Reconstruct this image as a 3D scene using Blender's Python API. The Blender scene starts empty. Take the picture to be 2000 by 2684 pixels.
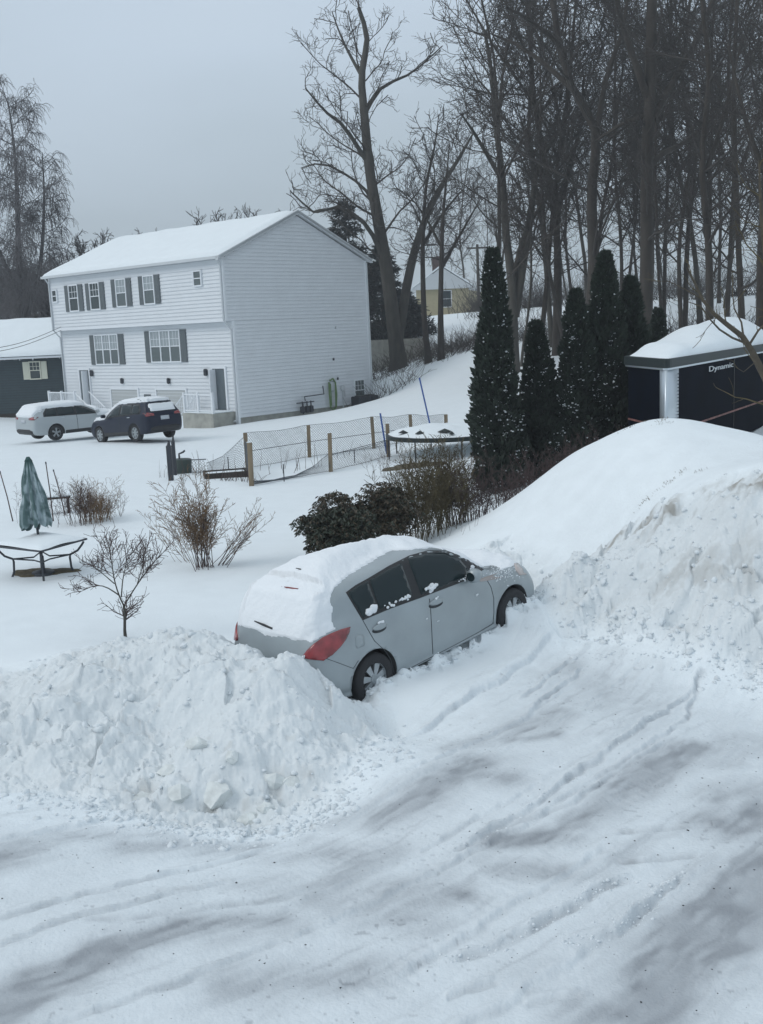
import bpy, bmesh, math, random
import numpy as np
from mathutils import Vector, Matrix
from mathutils.bvhtree import BVHTree
from mathutils.geometry import delaunay_2d_cdt
SC = bpy.context.scene
COL = SC.collection
random.seed(7); RNG = np.random.default_rng(11)

# ---------------------------------------------------------------- camera
FOC, YH, SLOPE, ZC = 2801.0, 856.0, 0.045, 4.2      # focal length (px of the 2000 px wide photo), horizon, roll, eye height
rol = math.atan(SLOPE); pit = math.atan((1342 - YH) * math.cos(rol) / FOC)
CF = Vector((0, math.cos(pit), -math.sin(pit)))
_U = Vector((0, math.sin(pit), math.cos(pit)))
CR = Vector((1, 0, 0)) * math.cos(rol) - _U * math.sin(rol)
CU = Vector((1, 0, 0)) * math.sin(rol) + _U * math.cos(rol)
CAM = Vector((0, 0, ZC))
cd = bpy.data.cameras.new('camera'); cam = bpy.data.objects.new('camera', cd); COL.objects.link(cam)
m = Matrix((( CR.x, CU.x, -CF.x, 0), (CR.y, CU.y, -CF.y, 0), (CR.z, CU.z, -CF.z, ZC), (0, 0, 0, 1)))
cam.matrix_world = m
cd.sensor_fit = 'VERTICAL'; cd.sensor_height = 24; cd.lens = 24 * FOC / 2684
cd.clip_start = 0.05; cd.clip_end = 2000
SC.camera = cam

def ray(px, py):
    d = CF + CR * ((px - 1000) / FOC) - CU * ((py - 1342) / FOC)
    return d / d.y
def at(px, py, Y): return CAM + ray(px, py) * Y          # a point at depth Y
def on(px, py, z=0.0):                                    # a point at height z
    d = ray(px, py); return CAM + d * ((z - ZC) / d.z)

# ---------------------------------------------------------------- world, sun, exposure
W = bpy.data.worlds.new('World'); SC.world = W; W.use_nodes = True
SUN_EL, SUN_AZ = math.radians(38), math.radians(-110)     # azimuth clockwise from +Y (the viewing direction)
nt = W.node_tree; nt.nodes.clear(); N = nt.nodes; Lk = nt.links
out = N.new('ShaderNodeOutputWorld'); bg = N.new('ShaderNodeBackground'); bg.inputs[1].default_value = 0.1
sky = N.new('ShaderNodeTexSky'); sky.sky_type = 'NISHITA'; sky.sun_disc = False
sky.sun_elevation = SUN_EL; sky.sun_rotation = SUN_AZ; sky.air_density = 1.5; sky.dust_density = 3
tc = N.new('ShaderNodeTexCoord'); sx = N.new('ShaderNodeSeparateXYZ'); Lk.new(tc.outputs['Generated'], sx.inputs[0])
mp = N.new('ShaderNodeMapping'); mp.inputs['Scale'].default_value = (1.2, 1.2, 3.2); Lk.new(tc.outputs['Generated'], mp.inputs[0])
nz = N.new('ShaderNodeTexNoise'); nz.inputs['Scale'].default_value = 1.7; nz.inputs['Detail'].default_value = 3; nz.inputs['Roughness'].default_value = .45
Lk.new(mp.outputs[0], nz.inputs['Vector'])
ad = N.new('ShaderNodeMath'); ad.operation = 'MULTIPLY_ADD'; ad.inputs[1].default_value = 0.42; Lk.new(nz.outputs[0], ad.inputs[0]); Lk.new(sx.outputs[2], ad.inputs[2])
cr = N.new('ShaderNodeValToRGB'); Lk.new(ad.outputs[0], cr.inputs[0])
e = cr.color_ramp.elements; e[0].position = 0.15; e[0].color = (.51, .61, .68, 1); e[1].position = 1.2 / 1.2; e[1].color = (.74, .83, .90, 1)
k = e.new(0.34); k.color = (.50, .60, .685, 1); k = e.new(0.50); k.color = (.60, .71, .83, 1)
sc_ = N.new('ShaderNodeVectorMath'); sc_.operation = 'SCALE'; sc_.inputs['Scale'].default_value = 9.2; Lk.new(cr.outputs[0], sc_.inputs[0])
mx = N.new('ShaderNodeMixRGB'); mx.inputs[0].default_value = 0.93; Lk.new(sky.outputs[0], mx.inputs[1]); Lk.new(sc_.outputs[0], mx.inputs[2])
Lk.new(mx.outputs[0], bg.inputs[0]); Lk.new(bg.outputs[0], out.inputs[0])
sl = bpy.data.lights.new('sun', 'SUN'); sl.energy = 0.75; sl.angle = math.radians(25); sl.color = (1, .97, .93)
so = bpy.data.objects.new('sun', sl); COL.objects.link(so)
sd = Vector((math.sin(SUN_AZ) * math.cos(SUN_EL), math.cos(SUN_AZ) * math.cos(SUN_EL), math.sin(SUN_EL)))
so.rotation_euler = sd.to_track_quat('Z', 'Y').to_euler(); so.location = (0, 0, 50)
SC.view_settings.view_transform = 'Standard'; SC.view_settings.look = 'None'; SC.view_settings.gamma = 1; SC.view_settings.exposure = 0.14

# ---------------------------------------------------------------- materials
def mat(name, col, rough=.6, metal=0, var=0, vscale=8, bump=0, bscale=30, spec=None, coat=0, attr=None, attr_col=None, stretch=None):
    M = bpy.data.materials.new(name); M.use_nodes = True; t = M.node_tree; n = t.nodes; l = t.links
    b = n['Principled BSDF']; b.inputs['Base Color'].default_value = (*col, 1); b.inputs['Roughness'].default_value = rough; b.inputs['Metallic'].default_value = metal
    if spec is not None: b.inputs['Specular IOR Level'].default_value = spec
    if coat: b.inputs['Coat Weight'].default_value = coat; b.inputs['Coat Roughness'].default_value = .08
    tcn = n.new('ShaderNodeTexCoord'); src = tcn.outputs['Object']
    if stretch:
        mm = n.new('ShaderNodeMapping'); mm.inputs['Scale'].default_value = stretch; l.new(src, mm.inputs[0]); src = mm.outputs[0]
    cur = None
    if var:
        q = n.new('ShaderNodeTexNoise'); q.inputs['Scale'].default_value = vscale; q.inputs['Detail'].default_value = 5; l.new(src, q.inputs['Vector'])
        r = n.new('ShaderNodeValToRGB'); l.new(q.outputs[0], r.inputs[0])
        r.color_ramp.elements[0].position = .3; r.color_ramp.elements[1].position = .7
        r.color_ramp.elements[0].color = tuple(c * (1 - var) for c in col) + (1,); r.color_ramp.elements[1].color = tuple(min(1, c * (1 + var)) for c in col) + (1,)
        cur = r.outputs[0]
    if attr:
        a = n.new('ShaderNodeAttribute'); a.attribute_name = attr
        g = n.new('ShaderNodeMixRGB'); l.new(a.outputs['Fac'], g.inputs[0])
        if cur: l.new(cur, g.inputs[1])
        else: g.inputs[1].default_value = (*col, 1)
        g.inputs[2].default_value = (*attr_col, 1); cur = g.outputs[0]
    if cur: l.new(cur, b.inputs['Base Color'])
    if bump:
        q = n.new('ShaderNodeTexNoise'); q.inputs['Scale'].default_value = bscale; q.inputs['Detail'].default_value = 6; l.new(src, q.inputs['Vector'])
        u = n.new('ShaderNodeBump'); u.inputs['Strength'].default_value = bump; u.inputs['Distance'].default_value = .02; l.new(q.outputs[0], u.inputs['Height']); l.new(u.outputs[0], b.inputs['Normal'])
    return M
SNOWC = (.79, .84, .87)
M = dict(
 snow=mat('snow', SNOWC, .75, var=.02, vscale=2, bump=.25, bscale=25, spec=.2),
 snowbank=mat('bank_snow', (.78, .83, .86), .8, var=.03, vscale=3, bump=.5, bscale=22, spec=.2, attr='grime', attr_col=(.36, .355, .335)),
 drive=mat('packed_snow', (.78, .835, .87), .6, var=.04, vscale=2.2, bump=.45, bscale=34, spec=.35, attr='grime', attr_col=(.235, .25, .275)),
 carsnow=mat('car_snow', (.80, .83, .86), .75, bump=.35, bscale=35, spec=.2),
 clod=mat('snow_clod', (.71, .755, .785), .8, var=.04, vscale=4, bump=.5, bscale=30, spec=.2),
 dirty=mat('dirty_ice', (.66, .69, .685), .7, var=.15, vscale=9, bump=.5, bscale=20),
 siding=mat('vinyl_siding', (.70, .73, .76), .5, var=.03, vscale=1.2),
 lapshade=mat('siding_lap_shade', (.635, .665, .69), .7),  # greyer siding tone, paints in the shadow line of the laps
 trim=mat('white_trim', (.74, .77, .80), .45),
 gutter=mat('gutter_metal', (.55, .58, .60), .4),
 shutter=mat('shutter_grey', (.105, .125, .135), .6),
 glass=mat('window_glass', (.035, .05, .055), .06, spec=.6),
 glasslow=mat('window_screen', (.10, .125, .13), .5),
 curtain=mat('curtain_behind_glass', (.30, .34, .36), .3),
 door=mat('dark_door', (.10, .125, .14), .35),
 garage=mat('garage_door', (.43, .45, .45), .5),
 concrete=mat('concrete', (.33, .33, .30), .85, var=.22, vscale=2.5, bump=.3, bscale=12),
 darkmetal=mat('dark_metal', (.035, .04, .05), .5, metal=.2),
 black=mat('black_plastic', (.012, .013, .015), .5),
 blackgloss=mat('gloss_black', (.01, .011, .013), .2),
 greenwall=mat('dark_green_siding', (.022, .045, .055), .6, var=.1, vscale=3),
 cream=mat('cream_trim', (.62, .62, .52), .6),
 yellow=mat('pale_yellow_siding', (.40, .355, .23), .7, var=.06, vscale=3),
 paint=mat('silver_paint', (.315, .355, .375), .38, metal=.4, coat=.6, var=.09, vscale=2.2),
 carglass=mat('car_glass', (.010, .020, .023), .07, spec=.32),
 redlens=mat('red_lens', (.22, .022, .026), .18, var=.55, vscale=6, coat=.8),
 clearlens=mat('clear_lens', (.50, .44, .42), .2, coat=.6),
 rubber=mat('tyre_rubber', (.022, .023, .026), .85, bump=.3, bscale=40),
 rim=mat('wheel_rim', (.36, .39, .41), .38, metal=.55),
 seam=mat('panel_gap', (.03, .035, .04), .7),
 bluecar=mat('navy_paint', (.004, .009, .026), .3, spec=.3, coat=.1),
 whitecar=mat('pale_silver_paint', (.40, .44, .46), .4, metal=.2, coat=.3),
 chrome=mat('bright_metal', (.55, .60, .64), .28, metal=.75, bump=.05, bscale=3),
 trailer=mat('trailer_navy', (.0012, .003, .008), .7, spec=.03, var=.3, vscale=1.5),
 trailertrim=mat('trailer_trim', (.016, .024, .025), .5, spec=.3),
 redline=mat('red_marker', (.20, .085, .075), .6, var=.6, vscale=10),
 wood=mat('fence_wood', (.21, .165, .11), .85, var=.25, vscale=6, bump=.4, bscale=25, stretch=(1, 1, .15)),
 wire=mat('fence_wire', (.10, .115, .13), .6),
 bluepole=mat('blue_pole', (.02, .08, .30), .5),
 umb=mat('umbrella_cloth', (.035, .085, .082), .85, attr='frost', attr_col=(.36, .44, .47)),
 soil=mat('dead_grass', (.10, .085, .055), .95, var=.4, vscale=14, bump=.8, bscale=30),
 bark=mat('bark_grey', (.062, .058, .050), .9, var=.3, vscale=4, bump=.6, bscale=10, stretch=(1, 1, .3)),
 barkd=mat('bark_dark', (.042, .036, .031), .9, var=.3, vscale=4, bump=.6, bscale=10, stretch=(1, 1, .3)),
 barkfar=mat('bark_far', (.062, .060, .062), .9, var=.2, vscale=2),
 twig=mat('twigs_grey', (.058, .050, .044), .9),
 twigd=mat('twigs_dark', (.046, .041, .038), .9),
 birch=mat('birch_twigs', (.12, .115, .12), .9),
 brown=mat('brown_stems', (.18, .115, .065), .9, var=.3, vscale=5),
 olive=mat('olive_stems', (.085, .068, .033), .9, var=.3, vscale=5),
 plum=mat('plum_stems', (.075, .05, .048), .9, var=.3, vscale=5),
 arb=mat('arborvitae_green', (.018, .029, .019), .8, var=.45, vscale=9),
 arbd=mat('arborvitae_light_block', (.004, .006, .005), .9),
 rhodo=mat('rhododendron_leaf', (.024, .033, .020), .55, var=.4, vscale=12),
 rhodob=mat('rhododendron_brown_leaf', (.055, .040, .022), .6, var=.3, vscale=12),
 conifer=mat('conifer_needles', (.014, .020, .019), .85, var=.4, vscale=5),
 grass=mat('dry_grass_blades', (.14, .115, .075), .9),
 plate=mat('licence_plate', (.45, .48, .52), .4),
 green=mat('green_hose', (.12, .20, .07), .6),
)

# ---------------------------------------------------------------- object helpers
def link(name, me, m_, parent=None, smooth=False):
    o = bpy.data.objects.new(name, me); COL.objects.link(o)
    for q in (m_ if isinstance(m_, (list, tuple)) else [m_]):
        if q is not None: me.materials.append(M[q] if isinstance(q, str) else q)
    if smooth: me.polygons.foreach_set('use_smooth', [True] * len(me.polygons))
    if parent is not None: o.parent = parent
    return o
def tag(o, label=None, cat=None, group=None, kind=None):
    if label: o['label'] = label
    if cat: o['category'] = cat
    if group: o['group'] = group
    if kind: o['kind'] = kind
    return o
def empty(name, loc, rz=0, label=None, cat=None, group=None):
    o = bpy.data.objects.new(name, None); COL.objects.link(o); o.location = loc; o.rotation_euler = (0, 0, rz); o.empty_display_size = .1
    return tag(o, label, cat, group)
def npmesh(name, V, F):
    me = bpy.data.meshes.new(name); V = np.asarray(V, np.float32); F = np.asarray(F, np.int32)
    me.vertices.add(len(V)); me.vertices.foreach_set('co', V.ravel())
    n, k = F.shape; me.loops.add(n * k); me.loops.foreach_set('vertex_index', F.ravel())
    me.polygons.add(n); me.polygons.foreach_set('loop_start', np.arange(0, n * k, k, dtype=np.int32))
    me.update(calc_edges=True); return me
class MB:
    """collects shapes into one mesh"""
    def __init__(s): s.v = []; s.f = []; s.m = []; s.cm = 0
    def add(s, vs, fs):
        o = len(s.v); s.v += [tuple(v) for v in vs]; s.f += [tuple(i + o for i in f) for f in fs]; s.m += [s.cm] * len(fs)
    def box(s, lo, hi, M4=None, bev=0):
        x0, y0, z0 = lo; x1, y1, z1 = hi
        if bev:
            b = bev; vs = []
            for z, i in ((z0, b), (z0 + b, 0), (z1 - b, 0), (z1, b)):
                for (x, y) in ((x0 + i + b, y0 + i), (x1 - i - b, y0 + i), (x1 - i, y0 + i + b), (x1 - i, y1 - i - b), (x1 - i - b, y1 - i), (x0 + i + b, y1 - i), (x0 + i, y1 - i - b), (x0 + i, y0 + i + b)):
                    vs.append(Vector((x, y, z)))
            fs = [tuple(range(7, -1, -1)), tuple(range(24, 32))]
            for r in range(3):
                for k in range(8): fs.append((r * 8 + k, r * 8 + (k + 1) % 8, r * 8 + 8 + (k + 1) % 8, r * 8 + 8 + k))
        else:
            vs = [Vector(p) for p in ((x0, y0, z0), (x1, y0, z0), (x1, y1, z0), (x0, y1, z0), (x0, y0, z1), (x1, y0, z1), (x1, y1, z1), (x0, y1, z1))]
            fs = [(3, 2, 1, 0), (4, 5, 6, 7), (0, 1, 5, 4), (1, 2, 6, 5), (2, 3, 7, 6), (3, 0, 4, 7)]
        if M4 is not None: vs = [M4 @ v for v in vs]
        s.add(vs, fs); return s
    def tube(s, pts, r, n=8, caps=True):
        pts = [Vector(p) for p in pts]; R = r if isinstance(r, (list, tuple)) else [r] * len(pts)
        vs = []; fs = []; ref = None
        for i, p in enumerate(pts):
            t = (pts[min(i + 1, len(pts) - 1)] - pts[max(i - 1, 0)]).normalized()
            if ref is None: ref = Vector((0, 0, 1)) if abs(t.z) < .9 else Vector((1, 0, 0))
            a = (ref - t * ref.dot(t)).normalized(); b = t.cross(a); ref = a
            for k in range(n):
                w = 2 * math.pi * k / n; vs.append(p + (a * math.cos(w) + b * math.sin(w)) * R[i])
        for i in range(len(pts) - 1):
            for k in range(n): fs.append((i * n + k, i * n + (k + 1) % n, (i + 1) * n + (k + 1) % n, (i + 1) * n + k))
        if caps: fs += [tuple(range(n - 1, -1, -1)), tuple(range((len(pts) - 1) * n, len(pts) * n))]
        s.add(vs, fs); return s
    def prism(s, poly, ax, a, b):
        """polygon in the two other axes extruded along ax from a to b"""
        n = len(poly)
        def P(u, v, w): return {'x': (w, u, v), 'y': (u, w, v), 'z': (u, v, w)}[ax]
        vs = [P(u, v, a) for u, v in poly] + [P(u, v, b) for u, v in poly]
        fs = [tuple(range(n)), tuple(range(2 * n - 1, n - 1, -1))] + [((k + 1) % n, k, n + k, n + (k + 1) % n) for k in range(n)]
        s.add(vs, fs); return s
    def build(s, name, m_, parent=None, smooth=False, T=None):
        me = bpy.data.meshes.new(name); vs = s.v if T is None else [tuple(T @ Vector(v)) for v in s.v]
        me.from_pydata(vs, [], s.f); me.update()
        bm = bmesh.new(); bm.from_mesh(me); bmesh.ops.recalc_face_normals(bm, faces=bm.faces); bm.to_mesh(me); bm.free()
        o = link(name, me, m_, parent, smooth)
        if any(s.m): me.polygons.foreach_set('material_index', s.m)
        return o

# ---------------------------------------------------------------- numpy noise
def _h(ix, iy, s):
    h = (ix.astype(np.int64) * 374761393 + iy.astype(np.int64) * 668265263 + s * 1442695041) & 0xffffffff
    h = ((h ^ (h >> 13)) * 1274126177) & 0xffffffff
    return ((h ^ (h >> 16)) & 0xffff) / 65535.0
def vnoise(x, y, s=0):
    ix = np.floor(x); iy = np.floor(y); fx = x - ix; fy = y - iy
    fx = fx * fx * fx * (fx * (fx * 6 - 15) + 10); fy = fy * fy * fy * (fy * (fy * 6 - 15) + 10)
    a = _h(ix, iy, s); b = _h(ix + 1, iy, s); c = _h(ix, iy + 1, s); d = _h(ix + 1, iy + 1, s)
    return (a * (1 - fx) + b * fx) * (1 - fy) + (c * (1 - fx) + d * fx) * fy
def fbm(x, y, s=0, o=4, g=.5):
    v = 0; a = 1; t = 0
    for i in range(o):
        v = v + a * vnoise(x * 2 ** i + 17 * i, y * 2 ** i - 9 * i, s + i); t += a; a *= g
    return v / t * 2 - 1
def worley(x, y, s=0):
    ix = np.floor(x); iy = np.floor(y); best = np.full(x.shape, 9.0); sec = np.full(x.shape, 9.0); hv = np.zeros(x.shape)
    for dx in (-1, 0, 1):
        for dy in (-1, 0, 1):
            cx = ix + dx; cy = iy + dy
            d = np.hypot(cx + _h(cx, cy, s) - x, cy + _h(cx, cy, s + 5) - y); hh = _h(cx, cy, s + 9)
            nb = d < best; sec = np.where(nb, best, np.minimum(sec, d)); hv = np.where(nb, hh, hv); best = np.where(nb, d, best)
    return best, sec, hv
def slabs(x, y, s, tilt=1.0):
    """broken slabs: every cell a tilted facet at its own height"""
    ix = np.floor(x); iy = np.floor(y); best = np.full(x.shape, 9.0); val = np.zeros(x.shape)
    for dx in (-1, 0, 1):
        for dy in (-1, 0, 1):
            cx = ix + dx; cy = iy + dy; ox = x - cx - _h(cx, cy, s); oy = y - cy - _h(cx, cy, s + 5); d = np.hypot(ox, oy); nb = d < best
            v = (_h(cx, cy, s + 9) - .5) * .9 + tilt * (ox * (_h(cx, cy, s + 11) - .5) + oy * (_h(cx, cy, s + 13) - .5)) * 2
            val = np.where(nb, v, val); best = np.where(nb, d, best)
    return val
def sstep(a, b, x): t = np.clip((x - a) / (b - a), 0, 1); return t * t * (3 - 2 * t)
def polysd(x, y, P):
    """signed distance to a polygon, positive inside"""
    P = np.asarray(P, float); d = np.full(x.shape, 1e9); ins = np.zeros(x.shape, bool)
    for i in range(len(P)):
        ax, ay = P[i]; bx, by = P[(i + 1) % len(P)]
        ex, ey = bx - ax, by - ay; t = np.clip(((x - ax) * ex + (y - ay) * ey) / (ex * ex + ey * ey + 1e-12), 0, 1)
        d = np.minimum(d, np.hypot(x - ax - t * ex, y - ay - t * ey))
        c = ((ay > y) != (by > y)) & (x < (bx - ax) * (y - ay) / (by - ay + 1e-12) + ax); ins ^= c
    return np.where(ins, d, -d)
def linedist(x, y, P):
    d = np.full(x.shape, 1e9); tt = np.zeros(x.shape); n = len(P) - 1; side = np.zeros(x.shape)
    for i in range(n):
        ax, ay = P[i]; bx, by = P[i + 1]; ex, ey = bx - ax, by - ay
        t = np.clip(((x - ax) * ex + (y - ay) * ey) / (ex * ex + ey * ey), 0, 1)
        q = np.hypot(x - ax - t * ex, y - ay - t * ey); nb = q < d
        tt = np.where(nb, (i + t) / n, tt); side = np.where(nb, np.sign(ex * (y - ay) - ey * (x - ax)), side); d = np.where(nb, q, d)
    return d, tt, side

# ---------------------------------------------------------------- terrain
cp = []
for p in [(1180,1400,19.5),(1280,1345,19.5),(1400,1270,19.5),(1500,1190,19),(1600,1140,18.5),(1700,1100,18),(1800,1103,18),(1900,1118,17.5),(2000,1140,17),(2120,1190,17),
          (2000,1250,13.6),(1800,1310,14.1),(1700,1345,14.7),(1500,1470,14.6),(1380,1400,17.2),(1300,1450,16.8),(1570,1640,13.5),(2000,1720,12.05),(1900,1560,12.7),(2150,1330,13.0),(2150,1750,11.6),
          (1750,1200,16.2),(1600,1250,16.6),(1900,1200,15.8),
          (0,1850,12),(60,1805,12),(180,1740,12.2),(240,1680,12.4),(330,1682,12.2),(450,1672,11.9),(520,1695,11.6),(600,1706,11.2),(700,1712,10.9),(790,1790,10.75),(840,1840,10.8),(900,1868,10.9),
          (-120,1850,12),(0,2040,10.1),(300,2085,9.6),(500,2125,9.3),(700,2125,9.4),(850,2060,9.7),(1000,1900,11.2),(350,1900,10.9),(450,1800,11.4),(500,2000,9.95),(600,1880,10.5),(650,1790,10.9),(150,1850,11.2),(200,1980,10.4),(700,1950,10.1),
          (1190,1000,54),(1045,965,68),(1100,960,66),(1250,915,62),(1010,1000,64),(1100,830,95),(1168,1133,41)]:
    q = at(*p); cp.append((q.x, q.y, q.z))
for X in (-9, -5, -2, 1, 4, 7):
    for Y in (2.5, 5, 7.5): cp.append((X, Y, 0))
cp += [(.0,11.72,.10),(1.0,12.65,.08),(1.5,13.2,.17),(1.80,13.62,.42),(2.1,13.93,.42),(2.25,13.75,.30),(-3.5,9.0,0),(0,9.6,0),(2.5,10.4,0.02),(5,9.5,0.0),(-7,9.5,0),(-10,12,0.1),(1.3,11.3,.0),(2.9,12.6,.05),
       (-.75,12.0,-.04),(-.5,12.7,-.02),(.6,13.8,.03),(1.7,14.8,.13),(-.1,13.8,.0),(1.2,15.3,.1),(-1.5,13.8,.0),(2.9,15.6,.25),(.6,16.8,.1),
       (-3,13.6,.12),(-4,14.2,.1),(-6,14.5,.1),(-2.2,13.4,.1),(-8,16,.05),(-3,17,0),(-1,18.5,0),(-5,20,0),(-9,20,0),(-13,20,0),
       (-8,25,0),(0,21.5,.02),(0,25,0),(0,30,0),(-15,30,0),(-6,31,0),(-22,36,0),(-10,40,0),(0,38,0),(-15,45,-.15),(-12,43,0),(-20,52,-.3),(-27,60,-.1),(-10,51,-.38),(-15,54,-.4),
       (1.2,22.6,.1),(3,22,.2),(4.6,21,.6),(6.4,20,1.0),(2.8,26,.1),(6,26,.6),(5.5,22,.7),(10,25,1.1),(9,18,1.6),(12,14,1.4),(10,9,.3),(12,4,0),(14,30,1.6),
       (-7.5,54.4,-.42),(-8.5,53,-.5),(-4,58.1,-.38),(-.3,62.9,-.24),(-19,66,-.75),(-12,58.8,-.72),(-16,62,-.78),(-14,76,.3),(-2,74,.9),(4,45,.7),(12,45,2.2),(20,60,3.6),(8,75,3.4),(0,92,3.2),(5,112,4.4),(30,112,6),(-30,112,1),
       (-60,120,2),(60,80,6),(-60,60,0),(-40,30,0),(40,40,3),(25,15,1.5),(-25,10,0),(-100,250,6),(0,250,7),(120,250,10),(0,420,9),(-200,420,9),(250,420,12)]
cp = np.array(cp); RC = .45
def _k(a, b): return np.sqrt((a[:, None, 0] - b[None, :, 0]) ** 2 + (a[:, None, 1] - b[None, :, 1]) ** 2 + RC ** 2)
_n = len(cp); A = np.zeros((_n + 1, _n + 1)); A[:_n, :_n] = _k(cp, cp) - np.eye(_n) * .03; A[:_n, _n] = 1; A[_n, :_n] = 1
RW = np.linalg.solve(A, np.append(cp[:, 2], 0))
def base_h(x, y):
    x = np.atleast_1d(np.asarray(x, float)); y = np.atleast_1d(np.asarray(y, float)); out_ = np.empty(x.shape)
    xf = x.ravel(); yf = y.ravel(); o = np.empty(len(xf))
    for i in range(0, len(xf), 40000):
        q = np.stack([xf[i:i + 40000], yf[i:i + 40000]], 1); o[i:i + 40000] = _k(q, cp) @ RW[:_n] + RW[_n]
    return o.reshape(x.shape)
def XY(px, py, z=0): q = on(px, py, z); return (q.x, q.y)
def XYd(px, py, Y): q = at(px, py, Y); return (q.x, q.y)
LBANK = [XYd(-350,2040,10.6),XY(0,2055),XY(150,2070),XY(300,2100),XY(500,2135),XY(650,2140),XY(780,2105),XY(880,2050),XY(1000,1955),XY(1060,1905),XYd(1010,1850,11.8),XYd(900,1820,11.9),XYd(840,1790,11.7),XYd(780,1740,11.7),XYd(700,1670,12.2),XYd(600,1660,12.9),XYd(450,1640,13.2),XYd(240,1640,13.4),XYd(60,1730,13.2),XYd(-350,1790,13.4)]
RBANK = [XYd(1330,1460,17.4),XYd(1230,1440,17.6),XYd(1390,1560,14.9),XYd(1410,1640,14.2),XYd(1470,1690,13.3),XYd(1560,1650,13.3),XYd(1760,1700,12.4),XYd(2000,1750,11.7),XYd(2400,1790,11.2),XYd(2400,1230,13.6),XYd(2000,1235,13.9),XYd(1800,1300,14.4),XYd(1700,1340,14.9),XYd(1500,1400,15.8)]
MOUND = [XYd(1330,1460,17.4),XYd(1500,1400,15.8),XYd(1700,1340,14.9),XYd(1800,1300,14.4),XYd(2000,1235,13.9),XYd(2400,1230,13.6),(12,17),(7.6,19.6),(4.6,20.6),(2.6,21.4),(1.0,21.6),(.9,19.3)]
DRIVE = [(-30,1.5),(-30,9.4),(-10,9.6)] + [LBANK[i] for i in range(0, 10)] + [XYd(1060,1905,11.2),XYd(1330,1700,12.9),XYd(1410,1640,14.2),XYd(1470,1690,13.3),XYd(1560,1650,13.3),XYd(1760,1700,12.4),XYd(2000,1750,11.7),XYd(2400,1790,11.2),(30,9),(30,1.5)]
RUTS = [  # pixel polylines of ploughed edges and furrows on the driveway: points, depth, half width
 ([(1075,1905),(1180,1855),(1300,1790),(1400,1730),(1465,1695)], .055, .07, 1),
 ([(1365,1835),(1440,1770),(1500,1735)], .03, .03, 0), ([(1400,1860),(1480,1790),(1530,1745)], .03, .03, 0),
 ([(1140,2220),(1220,2210),(1340,2150),(1440,2080),(1560,2000),(1640,1930),(1760,1840),(1880,1745)], .03, .035, 0),
 ([(1220,2195),(1300,2170),(1420,2130),(1500,2110),(1640,2010),(1720,1960),(1780,1930)], .02, .04, 0),
 ([(1160,2510),(1260,2490),(1400,2430),(1520,2360),(1590,2320),(1660,2310)], .035, .05, 0),
 ([(1480,2480),(1590,2440),(1680,2390),(1720,2340),(1800,2290)], .03, .04, 0),
 ([(1600,2190),(1680,2180),(1840,2165),(1900,2155)], .02, .03, 0), ([(1600,2265),(1720,2250),(1830,2240)], .02, .03, 0),
 ([(1170,2610),(1230,2590),(1310,2575)], .03, .04, 0), ([(1360,2630),(1440,2612),(1520,2600)], .025, .04, 0),
 ([(400,2330),(450,2322),(510,2310)], .02, .03, 0), ([(1770,1900),(1800,1850),(1830,1780),(1850,1760)], .02, .03, 0),
 ([(560,2220),(700,2180),(900,2120),(1080,2050),(1200,1990)], .015, .05, 0),
 ([(200,2420),(500,2380),(760,2330),(1000,2240)], .012, .05, 0),
]
STREAKS = [  # worn darker patches: start, end, half width px, strength
 ((1010,2110),(1080,2080),38,.62),((1080,2080),(1250,2000),30,.5),((1200,2030),(1330,2040),26,.4),((1180,1950),(1280,1930),16,.35),((1350,1915),(1460,1870),22,.4),((1340,1935),(1450,1925),12,.45),
 ((860,2120),(1010,2100),28,.3),((1310,2200),(1480,2190),26,.62),((1480,2180),(1640,2080),20,.55),((1640,2070),(1820,1955),24,.6),((1300,2260),(1450,2290),30,.35),
 ((1010,2340),(1130,2330),60,.32),((1170,2320),(1220,2340),22,.5),((850,2330),(1100,2410),50,.3),((1700,2640),(1850,2470),75,.78),((1850,2470),(2040,2300),75,.75),((1500,2660),(1720,2620),50,.5),((1760,2500),(1640,2640),40,.45),
 ((1920,2160),(2050,2120),45,.62),((1880,2090),(2010,2060),30,.35),((-40,2690),(120,2580),62,.62),((110,2590),(300,2490),52,.6),((290,2495),(470,2425),38,.5),((470,2425),(720,2398),30,.42),((620,2580),(930,2550),55,.34),((830,2330),(1010,2205),34,.36),
 ((-30,2260),(70,2215),32,.5),((60,2215),(190,2170),26,.35),((180,2170),(430,2150),22,.35),((330,2190),(660,2155),28,.42),((700,2200),(1000,2190),30,.25),((820,2170),(960,2230),34,.4),
 ((1500,1760),(1580,1800),34,.2),((1880,1980),(1960,1930),30,.3),((1400,2560),(1700,2400),60,.14),((560,2450),(760,2420),40,.2),((650,2280),(800,2300),40,.18),((1560,1830),(1700,1760),30,.16),
]
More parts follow.
